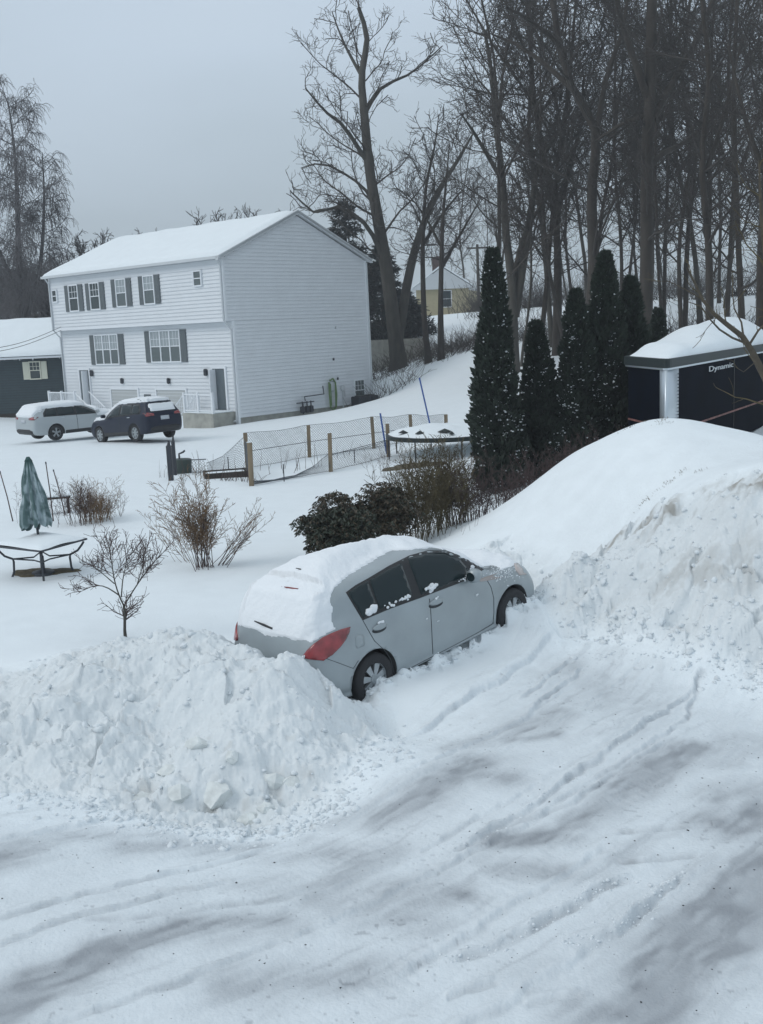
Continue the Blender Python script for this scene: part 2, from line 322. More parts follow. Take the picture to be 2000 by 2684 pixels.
def terrain(x, y):
    """height, grime, region"""
    z = base_h(x, y); L = polysd(x, y, LBANK); R = polysd(x, y, RBANK); Mo = polysd(x, y, MOUND); D = polysd(x, y, DRIVE)
    near = y < 22
    rl = sstep(-.12, .35, L); rr = sstep(-.15, .35, R)
    rough = np.maximum(rl, rr)
    wx = x + .12 * fbm(x * 2, y * 2, 31, 2); wy = y + .12 * fbm(x * 2, y * 2, 37, 2)
    n1 = fbm(wx * 1.25, wy * 1.8, 3, 3); w1, w2, hv = worley(wx * 3.1, wy * 3.6, 5); w3, w4, hv2 = worley(wx * 8.2, wy * 9.5, 8)
    ridg = 1 - np.abs(fbm(wx * 2.2 + 5, wy * 2.8, 21, 4, .55))
    d = -.035 + .27 * n1 + .13 * slabs(wx * 2.3, wy * 2.7, 5) * sstep(-.5, .3, fbm(x * .9, y * .9, 17, 2)) + .06 * slabs(wx * 6, wy * 7, 15) * sstep(-.2, .5, fbm(x * 1.3, y * 1.3, 19, 2)) + .10 * (ridg - .75) + .045 * (.6 - w3) * (hv2 > .35) + .035 * fbm(x * 9, y * 11, 41, 4, .6) + .016 * fbm(x * 30, y * 34, 43, 2)
    z = z + rough * d * np.where(R > L, 1.0, .95)
    # broken cut face of the left bank
    cut = np.array([XYd(610,1760,11.05), XYd(520,1800,11.0), XYd(420,1810,11.1), XYd(330,1880,10.9), XYd(300,1960,10.6)])
    dd, tt, sd_ = linedist(x, y, cut)
    z = z + np.where(sd_ > 0, 1, -1) * .24 * np.exp(-(dd / .38) ** 2) * sstep(0, .03, dd) * rl
    cut2 = np.array([XYd(210,1800,11.6), XYd(120,1830,11.5), XYd(30,1860,11.5)])
    dd, tt, sd_ = linedist(x, y, cut2); z = z + np.where(sd_ > 0, 1, -1) * .16 * np.exp(-(dd / .3) ** 2) * sstep(0, .03, dd) * rl
    # driveway
    dr = sstep(-.1, .25, D) * (1 - rough)
    v = np.hypot(x + 11.7, y - 22); u = np.arctan2(x + 11.7, 22 - y) * 17.5
    z = z + dr * (.018 * fbm(u * .7, v * 3.2, 51, 4) + .009 * fbm(u * 2.2, v * 13, 55, 4, .6) + .007 * sstep(.2, .7, fbm(u * .5, v * 6, 57, 2)) + .003 * fbm(x * 22, y * 22, 58, 2))
    crumb = sstep(.35, .75, fbm(u * 1.2, v * 4, 63, 3)) * dr
    z = z + crumb * .014 * np.abs(fbm(x * 14, y * 16, 65, 3))
    grime = np.zeros(x.shape)
    s_ = (y < 15) & (dr > 0.01)
    if s_.any():
        xs = x[s_] + .09 * fbm(x[s_] * 2.5, y[s_] * 2.5, 71, 5, .6); ys = y[s_] + .05 * fbm(x[s_] * 2.5, y[s_] * 2.5, 75, 3)
        dz = np.zeros(xs.shape); gr = np.zeros(xs.shape)
        for pl, dep, hw, step in RUTS:
            P = [XY(*p) for p in pl]; q, tt, sd_ = linedist(xs, ys, P); en = sstep(0, .12, tt) * sstep(1, .88, tt)
            rg = .55 + .6 * vnoise(xs * 9, ys * 9, 81)
            if step: dz += dep * (sstep(-hw, hw, q * sd_) - .5) * np.exp(-(q / .35) ** 2) * en; gr = np.maximum(gr, .12 * np.exp(-(q / .05) ** 2) * en)
            else:
                dz += en * rg * dep * (1.0 * np.exp(-((q * sd_ - hw * .9) / (hw * .7)) ** 2) - .75 * np.exp(-((q * sd_ + hw * .5) / (hw * .7)) ** 2))
                gr = np.maximum(gr, .30 * en * rg * np.exp(-((q * sd_ + hw * .3) / (hw * .9)) ** 2))
        # tyre tread strips running with the driveway
        vn = vnoise(xs * 1.1, ys * 1.1, 88); rho = np.hypot(xs + 11.7, ys - 22) + .06 * fbm(xs * .7, ys * .7, 86, 2); th = np.arctan2(xs + 11.7, 22 - ys) * 2.3
        for k_, (r0_, w0, sd0) in enumerate(((15.7, .03, 1), (16.3, .025, 2), (17.1, .03, 3), (17.5, .022, 4), (18.2, .03, 5), (18.6, .03, 6), (19.4, .035, 7), (20.1, .03, 8))):
            on_ = sstep(.42, .62, vnoise(th * 3.1 + 9 * sd0, np.full(th.shape, sd0 * 3.7), 87)); rg_ = .4 + .9 * vnoise(xs * 11, ys * 11, 85); q = (rho - r0_) / w0
            dz += on_ * .022 * (np.exp(-q * q) * rg_ - .7 * np.exp(-(q - 1.8) ** 2)); gr = np.maximum(gr, .20 * on_ * rg_ * np.exp(-(q - 1.5) ** 2))
        for a_, b_ in (((900,2650),(1900,1900)),((300,2480),(1250,2060))):
            P = [XY(*a_), XY(*b_)]; q, tt, sd_ = linedist(xs, ys, P)
            band = np.exp(-(q / .13) ** 4) * sstep(.5, .7, vn); dz -= .006 * band; dz += .002 * band * np.sign(np.sin((xs * .8 + ys * .6) * 60))
        vs = np.hypot(xs + 11.7, ys - 22); us = np.arctan2(xs + 11.7, 22 - ys) * 17.5
        tex = .6 + 1.1 * fbm(us * 1.2, vs * 6, 91, 6, .65)
        for a_, b_, w, st in STREAKS:
            pa, pb = XY(*a_), XY(*b_); cx, cy = (a_[0] + b_[0]) / 2, (a_[1] + b_[1]) / 2
            p2 = XY(cx, cy + w); p1 = XY(cx, cy); ww = max(.05, math.hypot(p2[0] - p1[0], p2[1] - p1[1]))
            q, tt, sd_ = linedist(xs, ys, [pa, pb]); gr = np.maximum(gr, st * np.exp(-(q / ww) ** 2 * .9))
        gr = gr * np.clip(.6 + tex * .75, 0, 1.5) + .17 * sstep(.05, .65, fbm(us * .45, vs * 2.2, 95, 5, .6)) + .16 * sstep(.25, .6, fbm(us * .9, vs * 11, 96, 4, .6))
        sp = (vnoise(xs * 26, ys * 26, 97) > .93) * (vnoise(xs * 1.5, ys * 1.5, 98) > .5); gr = gr + .25 * sp
        z[s_] += dz * dr[s_]; grime[s_] = np.clip(np.minimum(gr, .60) * .92 * (.82 + .5 * vnoise(us * 6, vs * 16, 99)) + .17 * sstep(0, 1.3, D[s_]) + .05 * fbm(xs * 9, ys * 9, 100, 3), 0, .9) * dr[s_]
        z[s_] -= .01 * np.clip(gr, 0, 1) * dr[s_]
    # soft snow elsewhere
    soft = (1 - rough) * (1 - dr)
    z = z + soft * (.03 * fbm(x * .35, y * .35, 61, 3) * np.clip(y / 30, .5, 3) + .006 * fbm(x * 2.5, y * 2.5, 66, 3) * sstep(60, 20, y))
    # footing of churned snow between car and pile
    ch = sstep(1.6, .2, np.hypot((x - 2.9) * .9, (y - 15.0) * .7)) * (1 - rough) * near; z = z + ch * .045 * np.abs(fbm(x * 6, y * 7, 67, 4, .6))
    # lumpy lip of snow along the sill of the parked car
    q, tt, sd_ = linedist(x, y, [(-.35, 11.75), (2.15, 14.25)])
    z = z + near * np.exp(-(q / .16) ** 2) * (-.03 + .20 * vnoise(x * 5, y * 5, 69) * (vnoise(x * 13, y * 13, 70) > .25)) * sstep(0, .1, tt) * sstep(1.0, .93, tt)
    # dirt specks on the banks
    spk = sstep(.58, .8, fbm(x * 5, y * 6, 101, 3, .6)) * rough
    band = np.zeros(x.shape)
    for a_, b_, w, st in ((XYd(1480,1380,15.3),XYd(1700,1320,14.6),.12,.7),(XYd(1690,1330,14.5),XYd(2000,1260,13.5),.16,.8),(XYd(1440,1480,14.9),XYd(1560,1380,15.2),.10,.4),(XYd(1760,1480,13.3),XYd(1960,1500,12.9),.25,.35)):
        q, tt, sd_ = linedist(x, y, [a_, b_]); band = np.maximum(band, st * 1.15 * np.exp(-(q / w) ** 2))
    band = band * sstep(-.3, .5, fbm(x * 6, y * 9, 103, 4, .6)) * near
    b2 = np.zeros(x.shape)
    for px, py, Y, w, st in ((370,2030,9.8,.12,.6),(470,2050,9.7,.13,.55),(560,2060,9.65,.14,.65),(720,2035,9.8,.12,.5),(800,2050,9.8,.10,.5),(650,2095,9.45,.15,.6),(420,1650,12.0,.2,.35),(490,1655,11.8,.15,.35)):
        q = at(px, py, Y); b2 = np.maximum(b2, st * np.exp(-(((x - q.x) / w) ** 2 + ((y - q.y) / (w * .9)) ** 2)))
    b2 = b2 * sstep(-.4, .4, fbm(x * 7, y * 7, 105, 3))
    grime = np.where(rough > .05, np.clip(.20 * np.maximum(rl, rr) ** 2 + .22 * spk + band + b2 * .8 + .05 * sstep(0, .8, fbm(x * 2, y * 2, 107, 3)), 0, 1), grime)
    reg = np.where(L > 0, 2, np.where((R > 0) | (Mo > 0), 3, np.where(D > 0, 1, 0)))
    return z, grime, reg
def H(x, y): return float(terrain(np.array([x], float), np.array([y], float))[0][0])
ang = np.radians(np.concatenate([np.linspace(-75, -25, 50, endpoint=False), np.linspace(-25, 27, 860), np.linspace(27, 75, 50)[1:]]))
rr_ = np.concatenate([np.linspace(1.2, 4.5, 30, endpoint=False), np.linspace(4.5, 9, 200, endpoint=False), np.linspace(9, 18, 470, endpoint=False), 18 * (45 / 18) ** np.linspace(0, 1, 230, endpoint=False), 45 * (520 / 45) ** np.linspace(0, 1, 110)])
RR, AA = np.meshgrid(rr_, ang, indexing='ij'); TX = RR * np.sin(AA); TY = RR * np.cos(AA)
TZ, TG, TR = terrain(TX, TY)
nr, nc = TX.shape; ids = np.arange(nr * nc).reshape(nr, nc)
quads = np.stack([ids[:-1, :-1], ids[:-1, 1:], ids[1:, 1:], ids[1:, :-1]], -1).reshape(-1, 4)[:, ::-1]
freg = TR.ravel()[quads[:, 0]]
TV = np.stack([TX, TY, TZ], -1).reshape(-1, 3)
for code, nm, mt, lab, cat in ((0, 'snowy_yard', 'snow', None, None), (1, 'driveway', 'drive', None, None),
        (2, 'snow_bank', 'snowbank', 'broken ploughed snow bank heaped behind the silver hatchback', 'snow bank'),
        (3, 'snow_mound', 'snowbank', 'tall snow mound with rough ploughed front, in front of the trailer', 'snow mound')):
    F = quads[freg == code]; u_, inv = np.unique(F, return_inverse=True)
    me = npmesh(nm, TV[u_], inv.reshape(-1, 4)); a = me.attributes.new('grime', 'FLOAT', 'POINT'); a.data.foreach_set('value', TG.ravel()[u_].astype(np.float32))
    o = link(nm, me, mt, smooth=True)
    if lab: tag(o, lab, cat)
    else: tag(o, kind='structure')
# loose clods of snow
def clods(name, n, spots, mt, smin, smax, squash=.7, jit=.2, **kw):
    ico = bmesh.new(); bmesh.ops.create_icosphere(ico, subdivisions=1, radius=1); iv = np.array([v.co for v in ico.verts]); iF = np.array([[v.index for v in f.verts] for f in ico.faces]); ico.free()
    V = []; F = []
    for i in range(n):
        x, y = spots(); s = smin * (smax / smin) ** (RNG.random() ** 2.2)
        q = iv * (s * RNG.uniform(.75, 1.25, 3)) * [1, 1, squash] + RNG.normal(0, s * jit, iv.shape); a = RNG.random() * 6.3
        c, s2 = math.cos(a), math.sin(a); q = q @ np.array([[c, s2, 0], [-s2, c, 0], [0, 0, 1]])
        V.append((q, x, y, s)); F.append(iF + i * len(iv))
    zz = terrain(np.array([v[1] for v in V]), np.array([v[2] for v in V]))[0]
    V = np.concatenate([v[0] + [v[1], v[2], z - v[3] * .05] for v, z in zip(V, zz)])
    o = link(name, npmesh(name, V, np.concatenate(F)), mt); tag(o, **kw); return o
def inpoly(P, pad=0):
    xs = [p[0] for p in P]; ys = [p[1] for p in P]
    def f():
        while 1:
            x = RNG.uniform(max(-7, min(xs)), min(7.5, max(xs))); y = RNG.uniform(min(ys), max(ys))
            if polysd(np.array([x]), np.array([y]), P)[0] > pad: return x, y
    return f
def along(pts, w):
    def f():
        i = RNG.integers(len(pts) - 1); t = RNG.random(); a, b = pts[i], pts[i + 1]
        return a[0] + (b[0] - a[0]) * t + RNG.normal(0, w), a[1] + (b[1] - a[1]) * t + RNG.normal(0, w)
    return f
clods('snow_lumps', 800, inpoly(LBANK), 'clod', .008, .055, kind='stuff')
clods('snow_lumps', 800, inpoly(RBANK), 'clod', .008, .055, kind='stuff')
clods('snow_lumps', 900, along([XY(0,2060),XY(300,2105),XY(560,2140),XY(780,2110),XY(900,2050),XY(1050,1920)], .16), 'clod', .008, .05, kind='stuff')
clods('snow_lumps', 420, along([XYd(1560,1660,13.3),XYd(1760,1700,12.5),XYd(2000,1750,11.8),XYd(2100,1760,11.6)], .22), 'clod', .01, .055, kind='stuff')
clods('snow_lumps', 260, along([(2.3,14.9),(2.9,14.4),(3.0,13.9),(2.4,13.2)], .25), 'clod', .01, .045, kind='stuff')
clods('snow_lumps', 300, along([(-.35, 11.75), (2.15, 14.25)], .07), 'clod', .012, .05, kind='stuff')
for pl, dep, hw, step in RUTS[3:6:2] + [RUTS[6]]:
    clods('snow_lumps', 120, along([XY(*p) for p in pl], .05), 'clod', .006, .018, kind='stuff')
def ice_blocks():
    b = MB()
    for px, py, Y, sz in ((375, 2030, 9.75, .17), (470, 2045, 9.65, .14), (560, 2040, 9.7, .20), (715, 2015, 9.85, .15), (765, 2020, 9.8, .11), (650, 2090, 9.45, .13), (690, 2085, 9.45, .09), (610, 2000, 9.9, .10), (440, 1985, 10.0, .12), (520, 1960, 10.1, .13)):
        q = at(px, py, Y); z = H(q.x, q.y); bm = bmesh.new()
        for i in range(22):
            d = RNG.normal(0, 1, 3); d /= np.linalg.norm(d); bm.verts.new(d * sz * np.array([1, .8, .75]) * RNG.uniform(.85, 1.1))
        bmesh.ops.convex_hull(bm, input=bm.verts); bmesh.ops.subdivide_edges(bm, edges=bm.edges, cuts=1, use_grid_fill=True)
        bm.verts.ensure_lookup_table(); bm.verts.index_update()
        vs = [(q.x + v.co.x + RNG.normal(0, .003), q.y + v.co.y + RNG.normal(0, .003), z - sz * .12 + v.co.z) for v in bm.verts]; b.add(vs, [tuple(v.index for v in f.verts) for f in bm.faces]); bm.free()
    tag(b.build('ice_blocks', 'dirty'), kind='stuff')
ice_blocks()
clods('grit_specks', 260, inpoly([XY(0,2684),XY(2000,2684),XY(2000,1950),XY(1500,1800),XY(900,2150),XY(0,2150)]), 'dirty', .003, .009, kind='stuff')
for o in bpy.data.objects:
    if o.name.startswith('grit_specks'): o.data.materials.clear(); o.data.materials.append(M['black'])

# ---------------------------------------------------------------- parked silver hatchback
def catmull(P, n):
    """P: (K,...) control rows -> dense rows"""
    P = np.asarray(P, float); K = len(P); out_ = []
    Q = np.concatenate([[2 * P[0] - P[1]], P, [2 * P[-1] - P[-2]]])
    for i in range(K - 1):
        p0, p1, p2, p3 = Q[i:i + 4]
        for t in np.linspace(0, 1, n, endpoint=False):
            out_.append(.5 * ((2 * p1) + (-p0 + p2) * t + (2 * p0 - 5 * p1 + 4 * p2 - p3) * t * t + (-p0 + 3 * p1 - 3 * p2 + p3) * t ** 3))
    out_.append(P[-1]); return np.array(out_)
def body_grid(tab, nk=8, nr=6):
    T = np.array(tab, float); g = catmull(T, nk); g = np.swapaxes(catmull(np.swapaxes(g, 0, 1), nr), 0, 1)
    g[:, :, 1] = np.maximum(g[:, :, 1], 0); g[0, :, 1] = 0; g[-1, :, 1] = 0; g[:, 0, 1] = 0; g[:, -1, 1] = 0
    return g
def body_mesh(g):
    """g[k, r] = (x, y>=0, z); mirrored into a closed shell"""
    K, R, _ = g.shape; L = g.copy(); Rg = g.copy(); Rg[:, :, 1] *= -1
    V = np.concatenate([L.reshape(-1, 3), Rg.reshape(-1, 3)]); i = np.arange(K * R).reshape(K, R)
    q = np.stack([i[:-1, :-1], i[1:, :-1], i[1:, 1:], i[:-1, 1:]], -1).reshape(-1, 4)
    bm = bmesh.new(); vs = [bm.verts.new(v) for v in V]
    for f in q: bm.faces.new([vs[a] for a in f]); bm.faces.new([vs[a + K * R] for a in f[::-1]])
    bmesh.ops.remove_doubles(bm, verts=bm.verts, dist=.0008)
    bmesh.ops.dissolve_degenerate(bm, edges=bm.edges, dist=.0005)
    bmesh.ops.recalc_face_normals(bm, faces=bm.faces)
    return bm
def cut_arches(bm, centers, rad, mats, y0=.45):
    """boolean wheel wells"""
    me = bpy.data.meshes.new('b'); bm.to_mesh(me); bm.free()
    for q in mats: me.materials.append(M[q])
    o = bpy.data.objects.new('tmp', me); COL.objects.link(o); tmp = [o]
    for i, (cx, cz) in enumerate(centers):
        for s in (-1, 1):
            b = MB(); b.prism([(cx + rad * math.cos(a), cz + rad * math.sin(a)) for a in np.linspace(0, 2 * math.pi, 41)[:-1]], 'y', s * y0, s * 1.2)
            c = b.build('tmpc', [mats[0], mats[1]]); c.data.polygons.foreach_set('material_index', [1] * len(c.data.polygons)); tmp.append(c)
            md = o.modifiers.new('m', 'BOOLEAN'); md.operation = 'DIFFERENCE'; md.object = c; md.solver = 'EXACT'
            try: md.material_mode = 'TRANSFER'
            except Exception: pass
    dg = bpy.context.evaluated_depsgraph_get(); dg.update()
    res = bpy.data.meshes.new_from_object(o.evaluated_get(dg))
    for t in tmp: bpy.data.objects.remove(t)
    return res
HATCH = [
 [(-.60,0,.25),(-.70,0,.25),(-.84,0,.32),(-.875,0,.50),(-.87,0,.68),(-.815,0,.90),(-.755,0,1.08),(-.645,0,1.30),(-.56,0,1.43),(-.40,0,1.475)],
 [(-.60,0,.24),(-.68,.50,.24),(-.81,.60,.32),(-.845,.62,.50),(-.835,.635,.70),(-.775,.61,.92),(-.71,.57,1.09),(-.60,.52,1.30),(-.50,.44,1.42),(-.2,0,1.50)],
 [(-.5,0,.22),(-.55,.68,.24),(-.63,.765,.32),(-.655,.79,.50),(-.64,.80,.70),(-.61,.77,.94),(-.55,.70,1.12),(-.43,.635,1.33),(-.28,.48,1.465),(0,0,1.53)],
 [(-.2,0,.2),(-.2,.74,.2),(-.2,.825,.30),(-.2,.845,.5),(-.2,.852,.74),(-.2,.815,.96),(-.18,.735,1.16),(-.10,.65,1.39),(0,.50,1.495),(.2,0,1.54)],
 [(.4,0,.2),(.4,.74,.2),(.4,.825,.28),(.4,.845,.5),(.4,.85,.74),(.4,.81,.95),(.4,.735,1.18),(.42,.65,1.42),(.45,.50,1.505),(.55,0,1.54)],
 [(1.,0,.2),(1.,.74,.2),(1.,.825,.28),(1.,.845,.5),(1.,.85,.72),(1.,.81,.93),(1.,.735,1.17),(1.,.65,1.415),(1.,.50,1.50),(1.,0,1.535)],
 [(1.5,0,.2),(1.5,.74,.2),(1.5,.825,.28),(1.5,.845,.5),(1.5,.85,.71),(1.55,.81,.915),(1.50,.735,1.15),(1.44,.64,1.39),(1.38,.48,1.48),(1.34,0,1.52)],
 [(2.,0,.2),(2.,.74,.2),(2.,.82,.28),(2.,.84,.5),(2.,.845,.70),(2.05,.80,.89),(2.0,.73,1.04),(1.93,.655,1.235),(1.91,.47,1.31),(1.92,0,1.34)],
 [(2.45,0,.2),(2.45,.73,.2),(2.45,.81,.28),(2.45,.835,.5),(2.45,.84,.68),(2.45,.785,.86),(2.42,.70,.925),(2.38,.58,.965),(2.38,.41,1.0),(2.42,0,1.02)],
 [(2.9,0,.2),(2.9,.70,.2),(2.9,.78,.28),(2.9,.805,.48),(2.9,.81,.66),(2.9,.755,.81),(2.9,.67,.87),(2.9,.54,.90),(2.9,.36,.92),(2.9,0,.93)],
 [(3.1,0,.2),(3.12,.58,.2),(3.20,.66,.28),(3.23,.69,.45),(3.20,.68,.60),(3.15,.63,.73),(3.13,.55,.785),(3.12,.44,.815),(3.12,.28,.835),(3.14,0,.845)],
 [(3.2,0,.2),(3.30,0,.2),(3.40,0,.28),(3.44,0,.45),(3.43,0,.58),(3.38,0,.68),(3.33,0,.74),(3.28,0,.78),(3.23,0,.81),(3.19,0,.83)]]
def pose(o, org, yaw, pitch, roll=0):
    cy, sy, cp_, sp, c, s = math.cos(yaw), math.sin(yaw), math.cos(pitch), math.sin(pitch), math.cos(roll), math.sin(roll)
    R = Matrix(((cy, -sy, 0), (sy, cy, 0), (0, 0, 1))) @ Matrix(((cp_, 0, -sp), (0, 1, 0), (sp, 0, cp_))) @ Matrix(((1, 0, 0), (0, c, -s), (0, s, c)))
    o.matrix_world = Matrix.Translation(org) @ R.to_4x4(); return Matrix.Translation(org) @ R.to_4x4()
def wheel(parent, x, z, y, side, R=.31, rimr=.205, w=.19, nsp=7, snowy=False, rimmat='rim'):
    wh = MB(); prof = [(rimr, -w / 2), (R - .03, -w / 2), (R - .006, -w / 2 + .02), (R, -w / 4), (R, w / 4), (R - .006, w / 2 - .02), (R - .03, w / 2), (rimr + .01, w / 2), (rimr - .01, w / 2 - .03), (rimr - .015, -w / 2)]
    n = 40; vs = []; fs = []
    for i in range(n):
        a = 2 * math.pi * i / n
        for r, yy in prof: vs.append((r * math.cos(a), yy, r * math.sin(a)))
    k = len(prof)
    for i in range(n):
        for j in range(k): fs.append((i * k + j, i * k + (j + 1) % k, ((i + 1) % n) * k + (j + 1) % k, ((i + 1) % n) * k + j))
    wh.add(vs, fs); t = wh.build('wheel', 'rubber', parent, True); t.location = (x, y, z)
    b = MB(); o_ = side * (w / 2 - .02)   # outward face
    # dish behind the spokes
    b.cm = 1; b.prism([((rimr - .012) * math.cos(a), (rimr - .012) * math.sin(a)) for a in np.linspace(0, 2 * math.pi, 33)[:-1]], 'y', o_ - side * .05, o_ - side * .04); b.cm = 0
    for i in range(nsp):
        a = 2 * math.pi * i / nsp + .2; c, s = math.cos(a), math.sin(a); r0, r1 = .05, rimr - .005; h0, h1 = .024, .047
        P = []
        for yy in (o_ - side * .035, o_ + side * .004):
            for r, h in ((r0, -h0), (r1, -h1), (r1, h1), (r0, h0)): P.append((r * c - h * s, yy - (side * .012 if r == r1 else 0), r * s + h * c))
        b.add(P, [(0, 1, 2, 3), (7, 6, 5, 4), (0, 4, 5, 1), (1, 5, 6, 2), (2, 6, 7, 3), (3, 7, 4, 0)])
    n = 40; vs = []; fs = []
    for i in range(n):
        a = 2 * math.pi * i / n
        for r, yy in ((rimr + .004, o_ - side * .03), (rimr + .004, o_ + side * .012), (rimr - .016, o_ + side * .006), (rimr - .02, o_ - side * .03)): vs.append((r * math.cos(a), yy, r * math.sin(a)))
    for i in range(n):
        for j in range(4): fs.append((i * 4 + j, i * 4 + (j + 1) % 4, ((i + 1) % n) * 4 + (j + 1) % 4, ((i + 1) % n) * 4 + j))
    b.add(vs, fs)
    b.prism([(.055 * math.cos(a), .055 * math.sin(a)) for a in np.linspace(0, 2 * math.pi, 17)[:-1]], 'y', o_ - side * .03, o_ + side * .01)
    r = b.build('rim', [rimmat, 'black'], t, False)
    return t
def patch(name, poly, shoot, bvh, off, m_, parent, mirror=False, step=.03, scale=1.0, rnd=None, label=None):
    """a thin shell lying on the body: poly in 2-D parameters, shoot(u, v) -> local ray"""
    P = np.array(poly, float); n = len(P)
    E = []; Pv = []
    for i in range(n):                                   # densify the edge
        a, b = P[i], P[(i + 1) % n]; k = max(1, int(np.linalg.norm(b - a) * scale / step))
        for t in range(k): Pv.append(a + (b - a) * t / k)
    m0 = len(Pv); lo, hi = P.min(0), P.max(0); st = step / scale
    gx = np.arange(lo[0], hi[0], st); gy = np.arange(lo[1], hi[1], st)
    if len(gx) and len(gy):
        X, Y = np.meshgrid(gx, gy); sd_ = polysd(X.ravel(), Y.ravel(), P); Pv += [np.array((a, b)) for a, b, s in zip(X.ravel(), Y.ravel(), sd_) if s > st * .5]
    r = delaunay_2d_cdt([Vector(p) for p in Pv], [(i, (i + 1) % m0) for i in range(m0)], [], 1, 1e-7)
    v2, ed, fc = r[0], r[1], r[2]
    V = []; B = []
    for p in v2:
        o_, d_ = shoot(p.x, p.y); h = bvh.ray_cast(o_, d_)
        if h[0] is None: h = bvh.find_nearest(o_ + d_ * o_.length); 
        nn = h[1] if h[1].dot(d_) < 0 else -h[1]
        V.append(h[0] + nn * off); B.append(h[0] - nn * .006)
    cnt = {}
    for f in fc:
        for a, b in zip(f, f[1:] + f[:1]): cnt[frozenset((a, b))] = cnt.get(frozenset((a, b)), 0) + 1
    fs = [tuple(f) for f in fc]; nV = len(V); 
    for f in fc:
        for a, b in zip(f, f[1:] + f[:1]):
            if cnt[frozenset((a, b))] == 1: fs.append((b, a, a + nV, b + nV))
    allv = V + B; b_ = MB(); b_.add(allv, fs); o = b_.build(name, m_, parent, True)
    if label: o['label'] = label
    if mirror:
        b_ = MB(); b_.add([(v[0], -v[1], v[2]) for v in allv], [f[::-1] for f in fs]); o2 = b_.build(name, m_, parent, True)
        if label: o2['label'] = label
    return o
def polyline_patch(pts, w):
    """thin ribbon polygon around a 2-D polyline"""
    P = np.array(pts, float); L_, R_ = [], []
    for i in range(len(P)):
        t = P[min(i + 1, len(P) - 1)] - P[max(i - 1, 0)]; t /= np.linalg.norm(t); nrm = np.array([-t[1], t[0]]) * w / 2
        L_.append(P[i] + nrm); R_.append(P[i] - nrm)
    return L_ + R_[::-1]
car = empty('parked_car', (0, 0, 0), 0, 'silver hatchback under snow boxed in between the two ploughed snow piles', 'car')
CM = pose(car, (-.718, 12.482, -.145), .775, .09, -.02); CMi = CM.inverted()
g = body_grid(HATCH); bm = body_mesh(g); bvh = BVHTree.FromBMesh(bm)
shell = cut_arches(bm.copy(), [(0, .31), (2.6, .31)], .365, ['paint', 'black'])
body = link('body', shell, None, car, True)
def cpx(x, y):                                           # pixel of the close crop of the car -> local ray
    px, py = 550 + x / 1.8356, 1350 + y / 1.8356; o_ = CMi @ CAM; d_ = (CMi.to_3x3() @ ray(px, py)).normalized(); return o_, d_
CSC = 12.5 / FOC / 1.8356
def cp_(name, poly, off, m_, parent=car, mirror=True, step=.035, **k): return patch(name, poly, cpx, bvh, off, m_, parent, mirror, step, CSC, **k)
wt = cp_('window_trim', [(654,372),(700,338),(760,305),(860,245),(960,195),(1050,170),(1140,172),(1215,200),(1290,243),(1318,262),(1250,308),(1120,358),(1010,400),(870,450),(735,507)], .003, 'black')
cp_('window', [(665,374),(705,345),(757,318),(802,440),(737,496)], .007, 'carglass')
cp_('window', [(768,315),(850,266),(920,232),(974,384),(900,418),(816,455)], .007, 'carglass')
cp_('window', [(950,208),(1050,183),(1130,184),(1200,212),(1243,262),(1243,296),(1120,345),(1016,384)], .007, 'carglass')
cp_('taillight', [(452,676),(470,650),(500,620),(540,590),(580,570),(630,550),(674,538),(668,566),(652,600),(625,635),(590,670),(545,700),(500,696),(458,690)], .016, 'redlens', step=.025)
cp_('headlight', [(1462,232),(1500,236),(1526,262),(1524,286),(1490,290),(1472,268)], .012, 'clearlens')
for pl in ([(737,508),(760,550),(792,605),(840,650),(868,690),(882,740),(886,775)], [(1056,402),(1062,450),(1068,560),(1073,668)], [(1325,300),(1352,345),(1366,400),(1367,470),(1362,520)],
           [(886,775),(980,728),(1073,680),(1200,614),(1300,560),(1365,520)], [(560,690),(620,712),(690,738),(715,700)]):
    cp_('panel_gap', polyline_patch(pl, 2.6), .0025, 'seam', mirror=False, step=.05)
cp_('fuel_door', [(700,586),(708,578),(735,574),(742,584),(746,622),(738,632),(708,642),(701,630)], .004, 'paint', mirror=False)
0 and cp_('rocker_shadow', [(886,778),(980,732),(1073,685),(1200,618),(1300,564),(1362,524),(1364,534),(1300,578),(1200,636),(1075,704),(980,752),(888,800)], .004, 'black')
for cx, cy in ((815, 538), (1087, 418)):
    h = cp_('door_handle', [(cx + 32 * math.cos(a), cy + 15 * math.sin(a) - 10 * math.cos(a)) for a in np.linspace(0, 6.283, 17)[:-1]], .02, 'paint', step=.02)
    cp_('handle_recess', [(cx + 34 * math.cos(a), cy + 12 + 16 * math.sin(a) - 10 * math.cos(a)) for a in np.linspace(0, 6.283, 17)[:-1]], .003, 'seam', mirror=False, step=.03)
